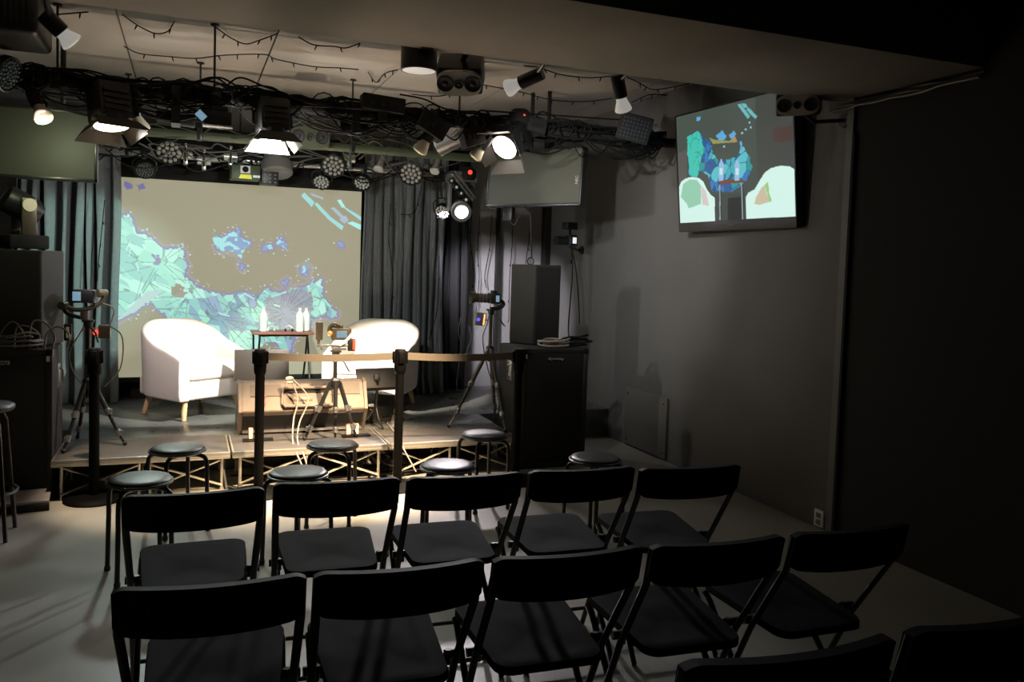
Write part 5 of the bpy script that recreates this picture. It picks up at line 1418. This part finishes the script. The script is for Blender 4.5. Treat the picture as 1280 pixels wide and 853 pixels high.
# ------------------------------------------------------------------ string lights
def strand(pts3, label, every=.13, bulb=.006, m='cable_black', r0=.0042, drop=.035):
    P_ = catmull(pts3, 6); b = MB().tube(P_, r0, n=5)
    o = b.build('string_light', m); tag(o, label, 'string lights', 'string lights without power')
    acc = 0; k = 0; rr = random.Random(len(pts3) + int(pts3[0][0] * 1000))
    for i in range(1, len(P_)):
        acc += (P_[i] - P_[i - 1]).length
        if acc >= every:
            acc = 0; k += 1
            d = Vector((rr.uniform(-.5, .5), rr.uniform(-.4, .2), -1)).normalized()
            MB().cyl(P_[i], P_[i] + d * drop * .7, .0045, n=6).cyl(P_[i] + d * drop * .7, P_[i] + d * drop, bulb * .55, .002, n=6).build('bulb', m, o)
    return o
ceil = [([(-14, -4), (10, 8), (27, 13), (46, 16)], 'string of tiny bulbs at the ceiling far upper left, touching the left bulb spotlight'),
 ([(-10, 24), (18, 21), (27, 23), (36, 18), (55, 19), (110, 15)], 'string of tiny bulbs behind the left bulb spotlight at the ceiling'),
 ([(153, 18), (165, 27), (178, 35), (195, 42), (210, 39), (218, 27)], 'short drooping string of tiny bulbs left of the long ceiling joint'),
 ([(265, 31), (275, 38), (288, 47), (307, 55), (325, 50), (347, 42)], 'string of tiny bulbs drooping at the long diagonal ceiling joint'),
 ([(155, 58), (175, 67), (215, 71), (245, 73), (280, 69), (330, 68), (345, 74), (390, 83), (425, 85), (448, 87)], 'longest string of tiny bulbs across the left half of the ceiling'),
 ([(373, 46), (392, 56), (418, 58), (432, 60), (450, 54)], 'short string of tiny bulbs left of the round downlight'),
 ([(460, 90), (470, 103), (481, 92), (497, 87)], 'crossed bit of string lights just left of the round downlight'),
 ([(515, 118), (535, 120), (557, 119), (590, 106), (625, 110), (655, 116), (690, 125), (730, 127), (765, 123)], 'string of tiny bulbs running behind the beam loudspeaker to the right'),
 ([(655, 82), (672, 84), (700, 93), (735, 97), (768, 95)], 'string of tiny bulbs between the middle and right bulb spotlights'),
 ([(781, 95), (800, 104), (817, 112), (850, 107), (875, 101), (905, 98)], 'string of tiny bulbs right of the rightmost bulb spotlight'),
 ([(790, 128), (815, 118), (850, 121), (862, 112), (885, 104)], 'string of tiny bulbs close above the television')]
for pts, l in ceil:
    strand([at_z(x_, y_, ZC - .02 - .03 * (i % 2) * .5) for i, (x_, y_) in enumerate(pts)], l, .16)
hang = [([(590, 266), (588, 300), (592, 340), (590, 362)], 7.90, 'hanging string of bulbs on the pale back wall, leftmost'),
 ([(600, 270), (597, 310), (599, 350), (594, 400)], 7.90, 'hanging string of bulbs on the pale back wall, second from left'),
 ([(615, 268), (612, 310), (606, 345), (608, 360)], 7.90, 'hanging string of bulbs on the pale back wall above the right tripod camera'),
 ([(641, 268), (640, 310), (637, 350), (636, 400)], 7.90, 'hanging string of bulbs along the left side of the upper right loudspeaker'),
 ([(664, 268), (661, 300), (657, 330)], 7.90, 'hanging string of bulbs under the right monitor'),
 ([(488, 255), (486, 300), (491, 345), (490, 395)], 7.50, 'string of tiny lights down the middle of the right curtain'),
 ([(527, 232), (520, 262), (513, 268), (500, 268)], 7.50, 'short string of tiny lights across the top of the right curtain'),
 ([(549, 320), (548, 370), (545, 395), (536, 425)], 7.50, 'string of tiny lights near the right edge of the right curtain'),
 ([(131, 250), (127, 290), (123, 330), (122, 352)], 7.48, 'string of tiny lights down the left curtain behind the tripod')]
for pts, Y, l in hang:
    strand([at_y(x_, y_, Y) for x_, y_ in pts], l, .15, .011 if Y > 7.6 else .007, r0=.004)
# flex runs at the screen sides are left plain; thin dark pole on the back wall is part of the trim

# ------------------------------------------------------------------ light
W_ = bpy.data.worlds.new('world'); scene.world = W_; W_.use_nodes = True
bgn = W_.node_tree.nodes['Background']; bgn.inputs[0].default_value = (.5, .55, .6, 1); bgn.inputs[1].default_value = .004
warm, cool = (1, .80, .60), (.86, .93, 1)
def beam(t, energy, col, aim, angle, blend=.4, size=.05, off=None):
    R = t.matrix_basis; p = R.translation + (R.to_3x3() @ Vector((0, 0, -.10))) if off is None else Vector(off)
    return lamp(t, 'SPOT', energy, col, angle=angle, blend=blend, size=size, world_loc=p, world_aim=aim)
LP = dict(
 k1=(clips[1], 3000, (1, .86, .72), (1.47, 6.88, .62), 22), k2=(f2, 420, (.86, 1, .78), (.72, 7.35, .80), 24), k3=(clips[2], 900, (1, .92, .80), (.10, 6.85, .58), 28),
 f1=(f1, 240, (1, .78, .55), (.0, 5.50, 0), 46), f2=(f2, 290, (1, .80, .58), (.62, 5.45, 0), 50), f3=(f3, 260, (1, .82, .62), (1.25, 5.45, 0), 48))
for k, (t, e, c, a, ang) in LP.items(): beam(t, e, c, a, ang, .5)
lamp(f2, 'SPOT', 62, (.97, 1, .92), angle=172, blend=.4, size=.05, world_loc=f2.matrix_basis @ Vector((0, -.02, -.17)), world_aim=f2.matrix_basis.translation + Vector((0, 1, .1)))
lamp(clips[0], 'SPOT', 9, (.90, 1, .62), angle=150, blend=1, size=.05, world_loc=clips[0].matrix_basis @ Vector((0, 0, -.13)), world_aim=(-.95, 5.8, 2.1))  # spill added to brighten the left monitor
lamp(f1, 'SPOT', 120, (1, .96, .90), angle=56, blend=1, size=.05, world_loc=f1.matrix_basis @ Vector((0, -.02, -.17)), world_aim=(3.5, 5.4, 1.8))
lamp(lamp2, 'SPOT', 140, (1, .96, .90), angle=64, blend=1, size=.04, world_loc=lamp2.matrix_basis @ Vector((.0, .0, -.36)), world_aim=(3.5, 6.1, 1.6))  # wall fill added at the middle beam bulb
beam(lamp2, 1700, (1, .72, .44), (.95, 5.52, .0), 42, .8, .04, off=lamp2.matrix_basis @ Vector((0, 0, -.36)))  # warm beam added for the stage front; the bulb itself looks unlit
beam(wash, 300, (.62, 1, .84), (-.92, 7.6, 1.25), 28, .5, .06)
for o in [o for o in bpy.data.objects if o.name.startswith('uplight')]:
    q = o.matrix_basis.translation
    lamp(o, 'SPOT', 70, (1, .80, .60), angle=105, blend=.6, size=.03, world_loc=q + Vector((0, -.03, .10)), world_aim=q + Vector((.1, -.55, 2)))  # upward beam added to brighten the ceiling
lamp(mh_t, 'SPOT', 170, (1, .86, .95), angle=38, blend=.6, size=.06, world_loc=Matrix.Translation(mh_p) @ (hd_aim * .16), world_aim=(-.75, 5.8, .8))
lamp(edge_par, 'SPOT', 150, (1, .80, .82), angle=26, blend=.6, size=.06, world_loc=edge_par.matrix_basis @ Vector((0, 0, -.06)), world_aim=(-.15, 6.75, .62))
lamp(mh_t, 'SPOT', 190, (1, .90, .95), angle=60, blend=.7, size=.06, world_loc=Matrix.Translation(mh_p) @ (hd_aim * .16), world_aim=(.2, 3.2, 0))
# LED lamps over the stage: soft back light toward the seats and colour on the curtains
def par_beam(label_part, energy, col, aim, angle, blend=.7, size=.08):
    for o in bpy.data.objects:
        if o.name.startswith('led_par_light') and label_part in o.get('label', ''):
            p = o.matrix_basis.translation + o.matrix_basis.to_3x3() @ Vector((0, 0, -.05))
            return lamp(o, 'SPOT', energy, col, angle=angle, blend=blend, size=size, world_loc=p, world_aim=aim)
par_beam('big pale lenses over the screen top left', 80, (.85, 1, .95), (.0, 3.2, 0), 60)
par_beam('big pale lenses over the screen right part', 60, (.95, 1, .92), (.1, 3.4, 0), 60)
par_beam('big pale lenses over the right curtain', 25, (.92, .94, 1), (2.9, 5.2, .9), 90)

par_beam('left of the glaring moving light', 240, (.96, .90, 1), (3.15, 7.9, 1.0), 58)
vs = scene.view_settings
scene.display_settings.display_device = 'sRGB'
vs.view_transform = 'Standard'; vs.look = 'None'; vs.gamma = 1.0; vs.use_curve_mapping = False
vs.exposure = 0.0
scene.cycles.max_bounces = 8; scene.cycles.diffuse_bounces = 5
scene.cycles.use_denoising = True
